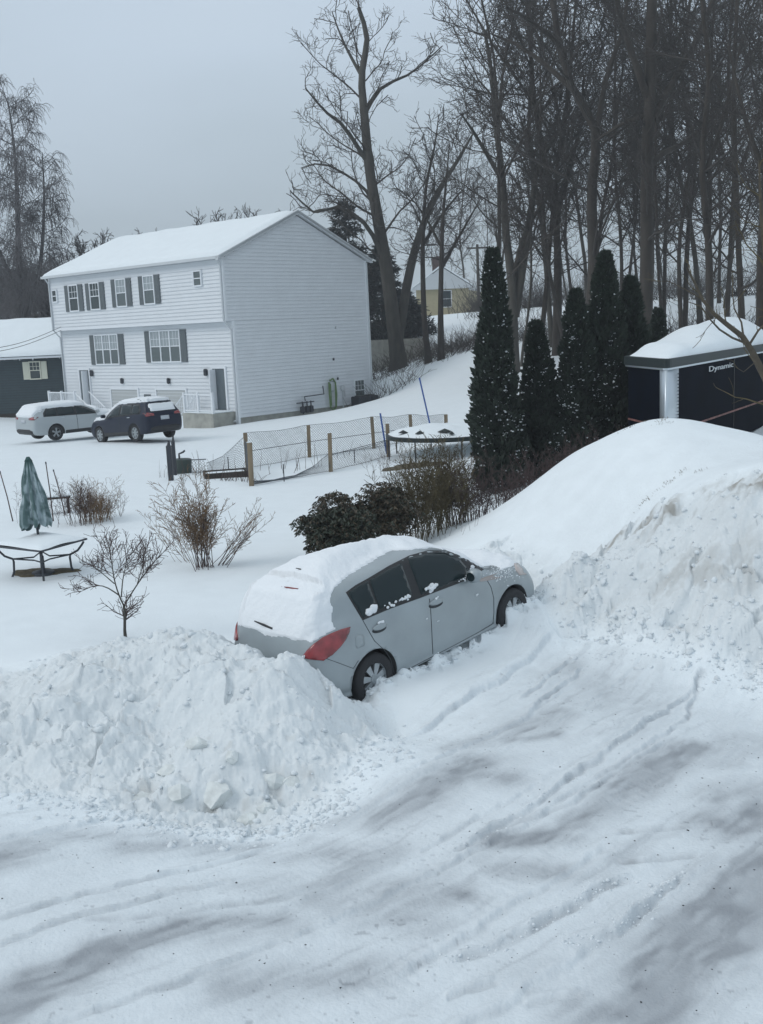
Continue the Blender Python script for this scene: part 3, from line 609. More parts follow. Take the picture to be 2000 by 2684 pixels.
for s in (-1, 1):
    b = MB(); c0 = Vector((1.86, s * .89, 1.04))
    vs = []; fs = []
    for i, (t, a, h) in enumerate(((-.10, .03, .05), (-.085, .075, .085), (-.02, .085, .092), (.04, .065, .075), (.085, .03, .04))):
        for k in range(14): w = 2 * math.pi * k / 14; vs.append((c0.x + t, c0.y + s * a * 1.15 * math.cos(w) * 1.0, c0.z + h * math.sin(w)))
    for i in range(4):
        for k in range(14): fs.append((i * 14 + k, i * 14 + (k + 1) % 14, (i + 1) * 14 + (k + 1) % 14, (i + 1) * 14 + k))
    fs += [tuple(range(14)), tuple(range(69, 55, -1))]; b.add(vs, fs); b.tube([(1.90, s * .78, .97), (1.87, s * .86, .99)], .03)
    mo = b.build('side_mirror', 'paint', car, True)
    b = MB(); b.prism([(s * (.89) + .066 * math.cos(a), 1.04 + .058 * math.sin(a)) for a in np.linspace(0, 6.283, 15)[:-1]], 'x', 1.757, 1.762); b.build('mirror_glass', 'carglass', mo)
for x in (0, 2.6):
    for s in (-1, 1): wheel(car, x, .31, s * .745, s)
# high brake light and rear wiper poking out of the snow
b = MB(); b.box((-.915, -.26, .60), (-.875, .26, .73), bev=.006); b.build('licence_plate', 'plate', car)
# snow lying on the car: a displaced copy of the upper shell
SN = [(118,556),(150,548),(205,566),(260,566),(300,590),(360,585),(400,602),(440,604),(480,612),(520,596),(560,580),(600,548),(585,500),(592,450),(578,405),(600,350),(650,305),(720,262),(800,208),(880,172),(960,170),(1060,158),(1130,166),(1200,196),(1255,228),(1300,250),(1360,244),(1400,262),(1450,250),(1480,232),(1600,100),(1300,-50),(700,-150),(-200,200),(0,560)]
def snow_layer(g, thick, mask, name, parent, m_='carsnow', seed=0, rough=.018, ramp=3.2):
    T = g; K, R, _ = T.shape; gf = T
    V = np.concatenate([gf.reshape(-1, 3), (gf * [1, -1, 1]).reshape(-1, 3)]); i = np.arange(K * R).reshape(K, R)
    q = np.stack([i[:-1, :-1], i[1:, :-1], i[1:, 1:], i[:-1, 1:]], -1).reshape(-1, 4); F = np.concatenate([q, q[:, ::-1] + K * R])
    bm = bmesh.new(); vs = [bm.verts.new(v) for v in V]
    for f in F: bm.faces.new([vs[a] for a in f])
    bmesh.ops.remove_doubles(bm, verts=bm.verts, dist=.0008); bmesh.ops.dissolve_degenerate(bm, edges=bm.edges, dist=.0005)
    bmesh.ops.recalc_face_normals(bm, faces=bm.faces); bm.normal_update()
    P = np.array([v.co for v in bm.verts]); Nn = np.array([v.normal for v in bm.verts]); mk = mask(P, Nn)
    nn = fbm(P[:, 0] * 7 + seed, P[:, 1] * 7 + P[:, 2] * 5, 7 + seed, 4, .6); n2 = fbm(P[:, 0] * 22, P[:, 1] * 22 + P[:, 2] * 20, 9 + seed, 3)
    mk = np.clip(mk + .25 * nn * (mk < 1.3), -1, 9)
    t = thick(P, Nn) * sstep(0, ramp, mk) * .93 + thick(P, Nn) * .07 + np.where(mk > 0, rough * nn + rough * .55 * n2, 0)
    offv = Nn * .6 + np.array([0, 0, .5]); D = P + offv * np.where(mk > 0, np.maximum(t, 0) + .001, -.03)[:, None]
    for v, c in zip(bm.verts, D): v.co = c
    bm.verts.ensure_lookup_table(); dead = [f for f in bm.faces if all(mk[v.index] < -.25 for v in f.verts)]
    bmesh.ops.delete(bm, geom=dead, context='FACES'); me = bpy.data.meshes.new(name); bm.to_mesh(me); bm.free()
    return link(name, me, m_, parent, True)
def crop_of(P):
    Wp = np.array([CM @ Vector(p) for p in P]); D = Wp - np.array(CAM); d = D @ np.array(CF)
    return (1000 + FOC * (D @ np.array(CR)) / d - 550) * 1.8356, (1342 - FOC * (D @ np.array(CU)) / d - 1350) * 1.8356
def carmask(P, Nn):
    Q = P.copy(); Q[:, 1] = -np.abs(Q[:, 1]); x, y = crop_of(Q); s = polysd(x, y, SN) / 26
    s = np.where((P[:, 2] < .9) & (P[:, 0] > -.5) & (P[:, 0] < 2.4), -1, s); s = np.where(P[:, 2] < .72, -1, s)
    s = np.where((P[:, 0] < -.3) & (np.abs(P[:, 1]) < .55) & (P[:, 2] > 1.0), 1.5, s)
    return s
def carthick(P, Nn): return (.135 - .08 * sstep(1.3, 2.4, P[:, 0]) - .095 * sstep(.1, -.6, P[:, 0])) * sstep(-.3, .95, Nn[:, 2]) + .020
gs = body_grid(HATCH, 22, 14)
sl_ = snow_layer(gs, carthick, carmask, 'snow_cover', car, rough=.012)
bs_ = bmesh.new(); bs_.from_mesh(sl_.data); sbvh = BVHTree.FromBMesh(bs_); bs_.free()
def shit(x, y, off=.006): o_, d_ = cpx(x, y); h = sbvh.ray_cast(o_, d_); return (h[0] if h[0] else hit(x, y)[0]) - d_ * off
def hit(x, y): o_, d_ = cpx(x, y); h = bvh.ray_cast(o_, d_); return h[0], h[1]
# high brake light and rear wiper poking out of the snow
b = MB(); b.tube([shit(345, 345, -.004), shit(375, 349), shit(425, 355)], [.005, .011, .007], 6); b.build('brake_light', 'redlens', car)
b = MB(); b.tube([shit(215, 510), shit(258, 528, .012), shit(300, 546)], [.007, .015, .013], 6); b.build('rear_wiper', 'black', car)
b = MB(); b.tube([shit(415, 256, 0), shit(438, 261)], [.006, .009], 5); b.build('roof_antenna', 'black', car)
# snow stuck at window sills, handles, tail light
def blob(parent, c, r, name='stuck_snow', n=1, spread=.05, m_='carsnow'):
    b = MB(); ico = bmesh.new(); bmesh.ops.create_icosphere(ico, subdivisions=2, radius=1); iv = [v.co.copy() for v in ico.verts]; iF = [tuple(v.index for v in f.verts) for f in ico.faces]; ico.free()
    for i in range(n):
        cc = Vector(c) + Vector((random.gauss(0, spread), random.gauss(0, spread * .15), random.gauss(0, spread * .25))); s = r * random.uniform(.5, 1.1)
        vs = [cc + Vector((v.x * s * 1.3, v.y * s * .6, v.z * s)) * (1 + random.uniform(-.18, .18)) for v in iv]; b.add(vs, iF)
    return b.build(name, m_, parent, True)
def hit(x, y): o_, d_ = cpx(x, y); h = bvh.ray_cast(o_, d_); return h[0], h[1]
for (x, y, r, n, sp) in ((775,462,.035,12,.035),(1060,352,.022,14,.07),(935,402,.014,10,.05),(860,432,.012,14,.09),(815,518,.016,6,.03),(1087,400,.013,6,.03),(1262,255,.02,5,.03),(460,680,.015,6,.03),(1210,312,.009,12,.10),(1282,385,.007,8,.012),(1096,510,.004,6,.01),(1040,500,.006,4,.01)):
    p, nn = hit(x, y)
    if p: tag(blob(car, p + nn * .012, r * 1.3, n=n, spread=sp), kind='stuff')
b = MB()
for i in range(170):                                     # frost spatter on the front wing
    p, nn = hit(random.gauss(1405, 38), random.gauss(272, 22))
    if p:
        s = random.uniform(.003, .011); b.box((p.x - s, p.y - .004, p.z - s * .7), (p.x + s, p.y + .004, p.z + s * .7), bev=s * .3)
tag(b.build('snow_spatter', 'carsnow', car), kind='stuff')

# ---------------------------------------------------------------- more cars
def small_car(name, tab, org, yaw, pitch, paint, spec, label, R=.35, wb=2.7, thick=.07, cover=None, group=None):
    root = empty(name, (0, 0, 0), 0, label, 'car', group); pose(root, org, yaw, pitch)
    g_ = body_grid(tab, 7, 5); bm_ = body_mesh(g_); bv = BVHTree.FromBMesh(bm_)
    sh = cut_arches(bm_.copy(), [(0, R), (wb, R)], R + .06, [paint, 'black'], .5); link('body', sh, None, root, True)
    side = lambda u, v: (Vector((u, -3, v)), Vector((0, 1, 0))); rear = lambda u, v: (Vector((-4, u, v)), Vector((1, 0, 0)))
    for nm, view, poly, mt, off, mir in spec: patch(nm, poly, side if view == 's' else rear, bv, off, mt, root, mir, .07)
    for x in (0, wb):
        for s in (-1, 1): wheel(root, x, R, s * .78, s, R, R * .66, .22, 5 if paint == 'whitecar' else 7)
    snow_layer(body_grid(tab, 9, 6), lambda P, Nn: np.full(len(P), thick) * sstep(-.2, .8, Nn[:, 2]) + .02, cover, 'snow_cover', root, seed=3, rough=.02, ramp=1.0)
    return root, bv
def scaled(tab, fx, fz, fy=1.0): return [[(fx(x), y * fy, fz(z)) for x, y, z in r] for r in tab]
SUV = [
 [(-.70,0,.30),(-.80,0,.30),(-.93,0,.38),(-.97,0,.58),(-.96,0,.78),(-.94,0,1.02),(-.86,0,1.22),(-.72,0,1.45),(-.66,0,1.58),(-.5,0,1.63)],
 [(-.70,0,.30),(-.78,.60,.30),(-.90,.72,.38),(-.94,.75,.58),(-.93,.76,.80),(-.91,.73,1.04),(-.83,.66,1.22),(-.69,.58,1.45),(-.60,.50,1.57),(-.3,0,1.65)],
 [(-.55,0,.28),(-.6,.78,.28),(-.68,.86,.36),(-.70,.89,.58),(-.70,.90,.82),(-.69,.86,1.06),(-.62,.78,1.24),(-.48,.68,1.46),(-.35,.52,1.60),(-.1,0,1.67)],
 [(-.2,0,.28),(-.2,.82,.28),(-.2,.90,.36),(-.2,.92,.58),(-.2,.925,.82),(-.2,.88,1.06),(-.18,.80,1.26),(-.1,.69,1.49),(0,.53,1.62),(.2,0,1.68)],
 [(.4,0,.26),(.4,.82,.26),(.4,.90,.34),(.4,.92,.56),(.4,.92,.80),(.4,.88,1.04),(.4,.80,1.26),(.42,.69,1.51),(.45,.53,1.64),(.55,0,1.69)],
 [(1.05,0,.26),(1.05,.82,.26),(1.05,.90,.34),(1.05,.92,.56),(1.05,.92,.80),(1.05,.88,1.02),(1.05,.80,1.25),(1.05,.69,1.51),(1.05,.53,1.64),(1.05,0,1.68)],
 [(1.6,0,.26),(1.6,.82,.26),(1.6,.90,.34),(1.6,.92,.56),(1.6,.92,.80),(1.65,.88,1.0),(1.60,.80,1.22),(1.5,.68,1.46),(1.42,.5,1.58),(1.38,0,1.63)],
 [(2.1,0,.26),(2.1,.82,.26),(2.1,.90,.34),(2.1,.92,.56),(2.1,.92,.80),(2.15,.87,.98),(2.1,.79,1.10),(1.95,.69,1.30),(1.93,.5,1.38),(1.95,0,1.42)],
 [(2.55,0,.26),(2.55,.81,.26),(2.55,.89,.34),(2.55,.91,.56),(2.55,.915,.78),(2.55,.85,.97),(2.5,.76,1.04),(2.46,.62,1.09),(2.46,.45,1.11),(2.5,0,1.13)],
 [(3.1,0,.26),(3.1,.78,.26),(3.1,.86,.34),(3.1,.88,.54),(3.1,.88,.76),(3.1,.82,.92),(3.1,.72,.98),(3.1,.58,1.0),(3.1,.38,1.02),(3.1,0,1.03)],
 [(3.35,0,.28),(3.4,.64,.28),(3.47,.72,.36),(3.5,.75,.52),(3.48,.74,.68),(3.42,.69,.84),(3.4,.6,.9),(3.38,.46,.93),(3.36,.3,.95),(3.38,0,.96)],
 [(3.4,0,.30),(3.52,0,.30),(3.60,0,.38),(3.64,0,.54),(3.63,0,.68),(3.59,0,.80),(3.54,0,.86),(3.49,0,.90),(3.45,0,.92),(3.42,0,.94)]]
WAG = scaled(SUV, lambda x: x * (1.12 if x < 0 else 1.04), lambda z: z if z < 1.0 else 1.0 + (z - 1.0) * .86)
s_spec = [
 ('window_trim', 's', [(-.52,1.10),(2.12,1.03),(2.10,1.10),(1.62,1.40),(1.3,1.53),(.3,1.555),(-.30,1.50),(-.48,1.30)], 'black', .004, True),
 ('window', 's', [(-.44,1.14),(.12,1.13),(.12,1.49),(-.25,1.45),(-.40,1.30)], 'carglass', .012, True),
 ('window', 's', [(.18,1.13),(.98,1.12),(.98,1.51),(.18,1.50)], 'carglass', .012, True),
 ('window', 's', [(1.06,1.12),(1.98,1.08),(1.60,1.36),(1.3,1.49),(1.06,1.51)], 'carglass', .012, True),
 ('side_cladding', 's', [(.42,.28),(2.28,.28),(2.26,.42),(.44,.42)], 'black', .012, True),
 ('panel_gap', 's', [(1.01,.42),(1.03,.42),(1.03,1.1),(1.01,1.1)], 'seam', .006, True),
 ('rear_window', 'r', [(-.62,1.14),(.62,1.14),(.55,1.46),(.3,1.50),(-.3,1.50),(-.55,1.46)], 'carglass', .006, False),
 ('rear_bumper', 'r', [(-.70,.33),(.70,.33),(.72,.50),(.5,.56),(-.5,.56),(-.72,.50)], 'black', .012, False),
 ('taillight', 'r', [(-.84,.98),(-.48,.99),(-.50,1.07),(-.70,1.12),(-.84,1.12)], 'redlens', .02, True),
 ('licence_plate', 'r', [(-.20,.80),(.20,.80),(.20,.96),(-.20,.96)], 'plate', .02, False),
 ('door_handle', 's', [(.24,.98),(.42,.98),(.42,1.01),(.24,1.01)], 'chrome', .025, True)]
def cov_blue(P, Nn):
    top = np.where((P[:, 2] > 1.57), 1.2, -1); rg = np.where((P[:, 0] < -.5) & (np.abs(P[:, 1]) < .58) & (P[:, 2] > 1.17) & (P[:, 2] < 1.44), 1.0, -1)
    hood = np.where((P[:, 0] > 2.2) & (P[:, 2] > .98), 1.0, -1); ws = np.where((P[:, 0] > 1.5) & (Nn[:, 2] > .45) & (np.abs(P[:, 1]) < .62), 1, -1)
    return np.maximum.reduce([top, rg, hood, ws])
def cov_white(P, Nn):
    top = np.where((P[:, 2] > 1.44), 1.2, -1); rg = np.where((P[:, 0] < -.5) & (P[:, 2] > 1.10) & (np.abs(P[:, 1]) < .72), 1.1, -1)
    hood = np.where((P[:, 0] > 2.1) & (P[:, 2] > .95) & (Nn[:, 2] > .3), 1.0, -1); return np.maximum.reduce([top, rg, hood])
q = at(362, 1156, 43.6); yw = math.atan2(.70, -.715)
# the visible rear-left wheel (local y = +.78) stands at q
blue, bvb = small_car('parked_car', SUV, (q.x + .78 * math.sin(yw), q.y - .78 * math.cos(yw), .02), yw, -.07, 'bluecar', s_spec, 'navy blue car with snow on roof and rear window, parked nearest the white house', cover=cov_blue, group='cars parked outside the white house')
q = at(147, 1152, 47.5); yw = math.atan2(.714, .70)
wspec = [(n_, v_, [(a * (1.04 if v_ == 's' else 1), z if z < 1 else 1 + (z - 1) * .86) for a, z in P_], m_, o_, mi) for n_, v_, P_, m_, o_, mi in s_spec]
wspec = [w if w[0] != 'licence_plate' else ('licence_plate', 'r', [(-.2, .84), (.2, .84), (.2, .98), (-.2, .98)], 'plate', .02, False) for w in wspec]
white, bvw = small_car('parked_car', WAG, (q.x - .78 * math.sin(yw), q.y + .78 * math.cos(yw), -.14), yw, 0, 'whitecar', wspec, 'pale silver car with snow on its roof, half hidden behind the navy blue car', cover=cov_white, wb=2.78, group='cars parked outside the white house')
for r_, z_, y_ in ((white, 1.47, .56), (blue, 1.66, .60)):
    for s in (-1, 1): b = MB(); b.tube([(-.3, s * y_, z_ - .03), (-.2, s * y_, z_ + .03), (1.2, s * y_, z_ + .03), (1.3, s * y_, z_ - .05)], .015, 6); b.build('roof_rail', 'darkmetal', r_)
    for s in (-1, 1):
        b = MB(); b.box((2.0, s * 1.0 - .1, 1.06), (2.14, s * 1.0 + .1, 1.2), bev=.03); b.build('side_mirror', 'bluecar' if r_ is blue else 'whitecar', r_)

# ---------------------------------------------------------------- siding walls and windows
def wall_mb(mb, x0, x1, z0, z1, y, out=-1, course=.19, lip=.034, top=None):
    """lapped courses in the local xz plane at y, facing out; top(x) cuts a gable"""
    z = z0
    while z < z1 - 1e-4:
        zt = min(z + course, z1)
        if top:
            a0, b0 = top(z); a1, b1 = top(zt)
            a0 = max(a0, x0); b0 = min(b0, x1); a1 = max(a1, x0); b1 = min(b1, x1)
        else: a0 = a1 = x0; b0 = b1 = x1
        if b0 > a0:
            V = [(a0, y + out * lip, z), (b0, y + out * lip, z), (max(b1, a1), y, zt), (a1, y, zt), (a0, y, z), (b0, y, z)]
            mb.cm = 0; mb.add(V, [(0, 1, 2, 3), (4, 5, 1, 0)] if out < 0 else [(3, 2, 1, 0), (0, 1, 5, 4)])
            mb.cm = 1; mb.add([(a0, y + out * (lip + .003), z - .004), (b0, y + out * (lip + .003), z - .004), (b0, y + out * (lip + .003), z + .020), (a0, y + out * (lip + .003), z + .020)], [(0, 1, 2, 3)]); mb.cm = 0  # strip along the lower edge of the course carries the painted lap shadow
        z = zt
def window(parent, x, z, w, h, y, n=1, glass='glass', muntin=True, shut=None, frame='trim', lower=None, depth=.11, sm='shutter', curtain=None):
    """double hung window centred at x, sill height z, in the local xz plane facing -y"""
    f = MB(); t = .07
    f.box((x - w / 2 - t, y - depth, z - t), (x + w / 2 + t, y - .0, z)); f.box((x - w / 2 - t, y - depth, z + h), (x + w / 2 + t, y, z + h + t))
    f.box((x - w / 2 - t, y - depth, z), (x - w / 2, y, z + h)); f.box((x + w / 2, y - depth, z), (x + w / 2 + t, y, z + h))
    cw = w / n
    for i in range(1, n): f.box((x - w / 2 + i * cw - .04, y - depth, z), (x - w / 2 + i * cw + .04, y, z + h))
    for i in range(n):
        a = x - w / 2 + i * cw + (.04 if i else 0); b_ = x - w / 2 + (i + 1) * cw - (.04 if i < n - 1 else 0)
        f.box((a, y - depth + .012, z + h * .5 - .025), (b_, y - .006, z + h * .5 + .025))
        if muntin:
            for k in (1, 2): xx = a + (b_ - a) * k / 3; f.box((xx - .012, y - .082, z + h * .5 + .025), (xx + .012, y - .072, z + h))
            f.box((a, y - .080, z + h * .75 - .012), (b_, y - .074, z + h * .75 + .012))
    fo = f.build('window', frame, parent)
    for i in range(n):
        a = x - w / 2 + i * cw; b_ = a + cw
        for (za, zb, mt) in ((z, z + h * .5, lower or glass), (z + h * .5, z + h, curtain or glass)):
            p = MB(); p.box((a, y - .068, za), (b_, y - .05, zb)); p.build('pane', mt, fo)
    if shut:
        for s in (-1, 1):
            p = MB(); xa = x + s * (w / 2 + t + .02); xb = xa + s * shut; p.box((min(xa, xb), y - .08, z - .05), (max(xa, xb), y - .01, z + h + .05))
            k = 14
            for i in range(k): zz = z + (h) * (i + .5) / k; p.box((min(xa, xb) + .04, y - .092, zz - .02), (max(xa, xb) - .04, y - .08, zz + .015))
            p.build('shutter', sm, parent)
    return fo

# ---------------------------------------------------------------- the white duplex: local x runs along the front to the left, +y is outward
HX, HY, HA, HL, HW = -7.435, 55.0, 2.401, 16.15, 10.57
ZE, ZO, ZR, ZB, REC = 7.94, 4.83, 10.24, -.12, .45; ZF = -.75
house = empty('house', (HX, HY, 0), HA + math.pi, 'white three storey duplex with dark shutters and a snowy gable roof', 'house')
# local frame: X = -u (towards the near corner), front faces local +... ; near corner at x = 0, far corner x = -HL, depth along local y < 0
def hl(x, y, z): return (-x, -y, z)      # x along the front from the near corner, y into the house
F_ = Matrix(((-1, 0, 0, 0), (0, -1, 0, 0), (0, 0, 1, 0), (0, 0, 0, 1)))
hf = empty('tmp', (0, 0, 0))            # front frame: x along the front (right to left), y into the house
bpy.data.objects.remove(hf)
house.rotation_euler = (0, 0, HA)       # local x = u (front, leftwards), local y = left of u = outward; so into the house is -y
def T_front():                          # builder x -> left to right on the wall, builder -y = outward
    return Matrix(((-1, 0, 0, 0), (0, -1, 0, 0), (0, 0, 1, 0), (0, 0, 0, 1)))
def place(o, T):
    for v in o.data.vertices: v.co = T @ v.co
def build_with(T, fn):
    before = set(house.children_recursive); fn()
    for o in [c for c in house.children_recursive if c not in before]: place(o, T)
# front walls in builder frame: x from -HL (left) to 0 (right), y = 0 at upper wall, lower wall recessed at y = REC
def front():
    w = MB(); wall_mb(w, -HL, 0, ZO, ZE, 0); w.add([(-HL, 0, ZO), (0, 0, ZO), (0, REC, ZO), (-HL, REC, ZO)], [(0, 1, 2, 3)])
    wall_mb(w, -HL, 0, ZF, ZO, REC); w.build('wall', ['siding', 'lapshade'], house)
    t = MB(); t.box((-HL - .05, -.05, ZO), (-HL + .10, REC - .1, ZE)); t.box((-.10, -.05, ZO), (.05, .04, ZE)); t.box((-HL - .05, REC - .05, ZF), (-HL + .1, REC + .05, ZO)); t.box((-.10, REC - .05, ZF), (.05, REC + .05, ZO)); t.box((-HL, -.045, ZO - .03), (0, .02, ZO + .12)); t.build('corner_trim', 'trim', house)
    for x, z, g_, lw in ((-13.55, 5.93, 'glass', None), (-11.35, 5.93, 'glass', None), (-8.75, 5.98, 'glass', 'glasslow'), (-6.15, 6.0, 'glass', 'glasslow')):
        window(house, x, z, .85, 1.42, 0, 1, g_, True, .42, curtain='curtain' if lw else None, lower=lw)
    window(house, -15.6, 6.55, .42, .62, 0, 1, 'glass', False); window(house, -1.95, 6.72, .55, .68, 0, 1, 'glasslow', False)
    window(house, -11.3, 2.78, 2.25, 1.62, REC, 3, 'glass', True, .48, curtain='curtain', lower='glasslow'); window(house, -5.7, 2.85, 2.55, 1.62, REC, 3, 'glass', True, .48, curtain='curtain', lower='glasslow')
    for x in (-9.95, -5.55):                                # garage doors
        d = MB(); d.box((x - 1.3, REC - .035, -.9), (x + 1.3, REC + .02, 1.28))
        for i in range(1, 4): d.box((x - 1.3, REC - .05, i * .5 - .72), (x + 1.3, REC - .035, i * .5 - .68))
        o = d.build('garage_door', 'garage', house)
        f = MB(); f.box((x - 1.42, REC - .08, -.9), (x - 1.3, REC + .1, 1.4)); f.box((x + 1.3, REC - .08, -.9), (x + 1.42, REC + .1, 1.4)); f.box((x - 1.3, REC - .08, 1.28), (x + 1.3, REC + .1, 1.4)); f.build('garage_frame', 'trim', o)
        l = MB(); l.box((x - .42 + .25, REC - .18, 1.62), (x - .24 + .25, REC - .02, 1.95), bev=.04); l.build('wall_lamp', 'darkmetal', house)
    for x, sgn in ((-13.9, 1), (-1.35, -1)):                  # entrance doors with storm doors ajar
        d = MB(); d.box((x - .5, REC - .05, .28), (x + .5, REC + .02, 2.42)); o = d.build('door', 'door', house)
        f = MB()
        for a, c in ((x - .62, x - .5), (x + .5, x + .62)): f.box((a, REC - .09, .28), (c, REC + .02, 2.55))
        f.box((x - .5, REC - .09, 2.42), (x + .5, REC + .02, 2.55)); f.build('door_frame', 'trim', o)
        s_ = MB(); xa = x + (.28 if sgn > 0 else -.32); s_.box((xa, REC - .45, .3), (xa + .06, REC - .02, 2.38)); s_.build('storm_door', 'trim', o)
        l = MB(); xl = x + (.85 if sgn > 0 else -1.0); l.box((xl - .1, REC - .2, 2.05), (xl + .1, REC - .02, 2.42), bev=.04); l.build('wall_lamp', 'darkmetal', house)
    n = MB(); n.box((-8.05, REC - .06, .85), (-7.45, REC - .03, 1.03)); n.build('house_number', 'shutter', house)
    g_ = MB(); g_.box((-HL - .25, -.42, ZE - .04), (.25, -.28, ZE + .10)); g_.box((-HL - .25, -.28, ZE - .02), (.25, .0, ZE + .03)); g_.build('gutter', 'gutter', house)
    for xx, s in ((-.06, 1), (-HL + .06, 1)):
        p = MB(); p.tube([(xx, -.34, ZE), (xx, -.10, ZE - .35), (xx, -.10, ZO + .05), (xx, REC - .10, ZO - .45), (xx, REC - .10, -.2), (xx, REC - .3, -.28)], .05, 6); p.build('downspout', 'gutter', house)
    # stoops with concrete base, white railings and steps
    for x0, x1, gx in ((-2.75, -.25, -2.75), (-15.9, -12.9, -12.9)):
        c = MB(); c.box((x0, REC - 1.5, -1.2), (x1, REC - .02, .20)); o = c.build('stoop', 'concrete', house)
        sn = MB(); sn.box((x0 + .03, REC - 1.47, .20), (x1 - .03, REC - .1, .27), bev=.03); sn.build('stoop_snow', 'snow', o)
        r = MB(); xs = [x0 + .1, (x0 + x1) / 2, x1 - .1]
        for xx in xs: r.box((xx - .06, REC - 1.46, .2), (xx + .06, REC - 1.34, 1.28))
        r.box((x0 + .1, REC - 1.44, 1.14), (x1 - .1, REC - 1.36, 1.21)); r.box((x0 + .1, REC - 1.44, .32), (x1 - .1, REC - 1.36, .38))
        k = x0 + .25
        while k < (x0 + x1) / 2 - .05 if gx == x0 else k < x1: r.box((k - .015, REC - 1.415, .38), (k + .015, REC - 1.385, 1.14)); k += .13
        sx_ = -1 if gx == x0 else 1                           # sloping handrails down the steps
        for yy in (REC - 1.4, REC - .45):
            xa, xb = (x0 + .1, x0 - 1.1) if sx_ < 0 else (x1 - .1, x1 + 1.5); r.tube([(xa, yy, 1.18), (xb, yy, .25)], .04, 4); r.tube([(xa, yy, .38), (xb, yy, -.45)], .03, 4)
            for t_ in np.linspace(.1, 1, 8): xx = xa + (xb - xa) * t_; r.tube([(xx, yy, .38 - .83 * t_), (xx, yy, 1.18 - .93 * t_)], .018, 4)
        r.build('railing', 'trim', o)
        st = MB()
        for i in range(4): xa = (x0 - .3 * (i + 1)) if sx_ < 0 else (x1 + .3 * i); st.box((xa, REC - 1.35, -1.2), (xa + .3, REC - .5, 0.04 - .19 * i))
        st.build('steps', 'snow', o)
build_with(T_front(), front)
# gable side: builder x from 0 (near corner) to HW, outward -y ; map builder (x, y) -> local
T_g = Matrix(((0, 1, 0, 0), (-1, 0, 0, 0), (0, 0, 1, 0), (0, 0, 0, 1)))
def gable():
    def top(z):
        if z <= ZE: return (0 if z > ZO - .2 else REC, HW)
        t = (z - ZE) / (ZR - ZE) * HW / 2; return (t, HW - t)
    w = MB(); wall_mb(w, 0, HW, ZO, ZR, 0, top=top); wall_mb(w, REC, HW, ZB + .0, ZO, 0); w.build('wall', ['siding', 'lapshade'], house)
    f = MB(); f.box((REC, .03, -1.3), (HW, .3, ZB)); f.box((REC - .01, .0, ZB - .04), (HW, .04, ZB + .03)); f.build('foundation', 'concrete', house)
    t = MB(); t.box((0, -.04, ZO), (.1, .02, ZE)); t.box((REC, -.04, ZB), (REC + .1, .02, ZO)); t.box((HW - .12, -.04, ZB), (HW + .04, .02, ZE)); t.build('corner_trim', 'trim', house)
    r = MB()
    for s in (0, 1):
        P = [(-.42, ZE - .12), (HW / 2, ZR + .06), (HW / 2, ZR + .28), (-.42, ZE + .09)]
        if s: P = [(HW - a, z) for a, z in P]
        r.prism(P, 'y', -.22, -.02)
    r.build('rake_board', 'gutter', house)
    p = MB(); p.tube([(HW + .05, -.05, ZE - .1), (HW + .05, -.08, 0), (HW + .05, -.3, -.1)], .05, 6); p.build('downspout', 'gutter', house)
    for xx, zz in ((7.8, 4.2), (7.5, 2.45), (7.75, 1.35)): p = MB(); p.box((xx, -.08, zz), (xx + .14, -.01, zz + .14), bev=.03); p.build('wall_vent', 'darkmetal' if zz < 4 else 'gutter', house)
    window(house, 9.55, .10, .75, 1.1, 0, 1, 'glasslow', True)
    # gas meters and pipe
    k0 = len(house.children); g_ = MB()
    for i, xx in enumerate((4.6, 4.95, 5.25)): g_.box((xx, -.42, .15), (xx + .22, -.18, .52), bev=.04); g_.tube([(xx + .11, -.3, .52), (xx + .11, -.3, .78)], .035, 6)
    g_.tube([(4.3, -.3, .72), (5.6, -.3, .72)], .03, 6); g_.tube([(5.0, -.25, .78), (5.0, -.2, 1.02), (6.6, -.1, 1.05), (6.6, -.05, 1.5)], .028, 6); g_.tube([(4.75, -.3, .1), (4.75, -.3, .75)], .04, 6); g_.build('gas_meter', 'darkmetal', house)
    # meter housing with green hose hung on it
    e_ = MB(); e_.box((7.02, -.16, 1.15), (7.42, -.02, 1.75), bev=.08); mtr = e_.build('electric_meter', 'gutter', house)
    h_ = MB(); h_.tube([(6.95, -.2, 1.7), (6.92, -.22, 1.0), (6.98, -.2, .25), (7.2, -.22, .12), (7.42, -.2, .3), (7.48, -.22, 1.0), (7.44, -.2, 1.65), (7.25, -.22, 1.88), (7.02, -.2, 1.78)], .05, 6); h_.tube([(7.02, -.24, 1.6), (7.02, -.24, .4), (7.35, -.24, .35), (7.38, -.24, 1.5)], .03, 6); h_.build('garden_hose', 'green', house)
    c_ = MB(); c_.tube([(8.15, -.06, .1), (8.15, -.06, 1.2)], .03, 6); c_.box((8.0, -.14, 1.05), (8.3, -.03, 1.35), bev=.03); c_.build('conduit_box', 'gutter', house)
    for nm_, dz in (('gas_meter', -.40), ('electric_meter', -.42), ('garden_hose', -.42), ('conduit_box', -.35)):
        for o_ in house.children:
            if o_.name.startswith(nm_):
                for v in o_.data.vertices: v.co.z += dz
build_with(T_g, gable)
fm = MB(); fm.box((-.02, -REC - .3, -1.3), (HL, -REC - .05, ZF)); fm.build('foundation', 'concrete', house)
bk = MB(); bk.box((HL - .1, -HW, 0), (HL, -REC, ZO)); bk.box((HL - .1, -HW, ZO), (HL, 0, ZE)); bk.box((0, -HW, 0), (HL, -HW + .1, ZE)); bk.prism([(-HW, ZE), (0, ZE), (-HW / 2, ZR)], 'x', HL - .1, HL); bk.build('wall', 'siding', house)
rf = MB(); ov = .30; ex = .22; sl_h = (ZR - ZE) / (HW / 2)
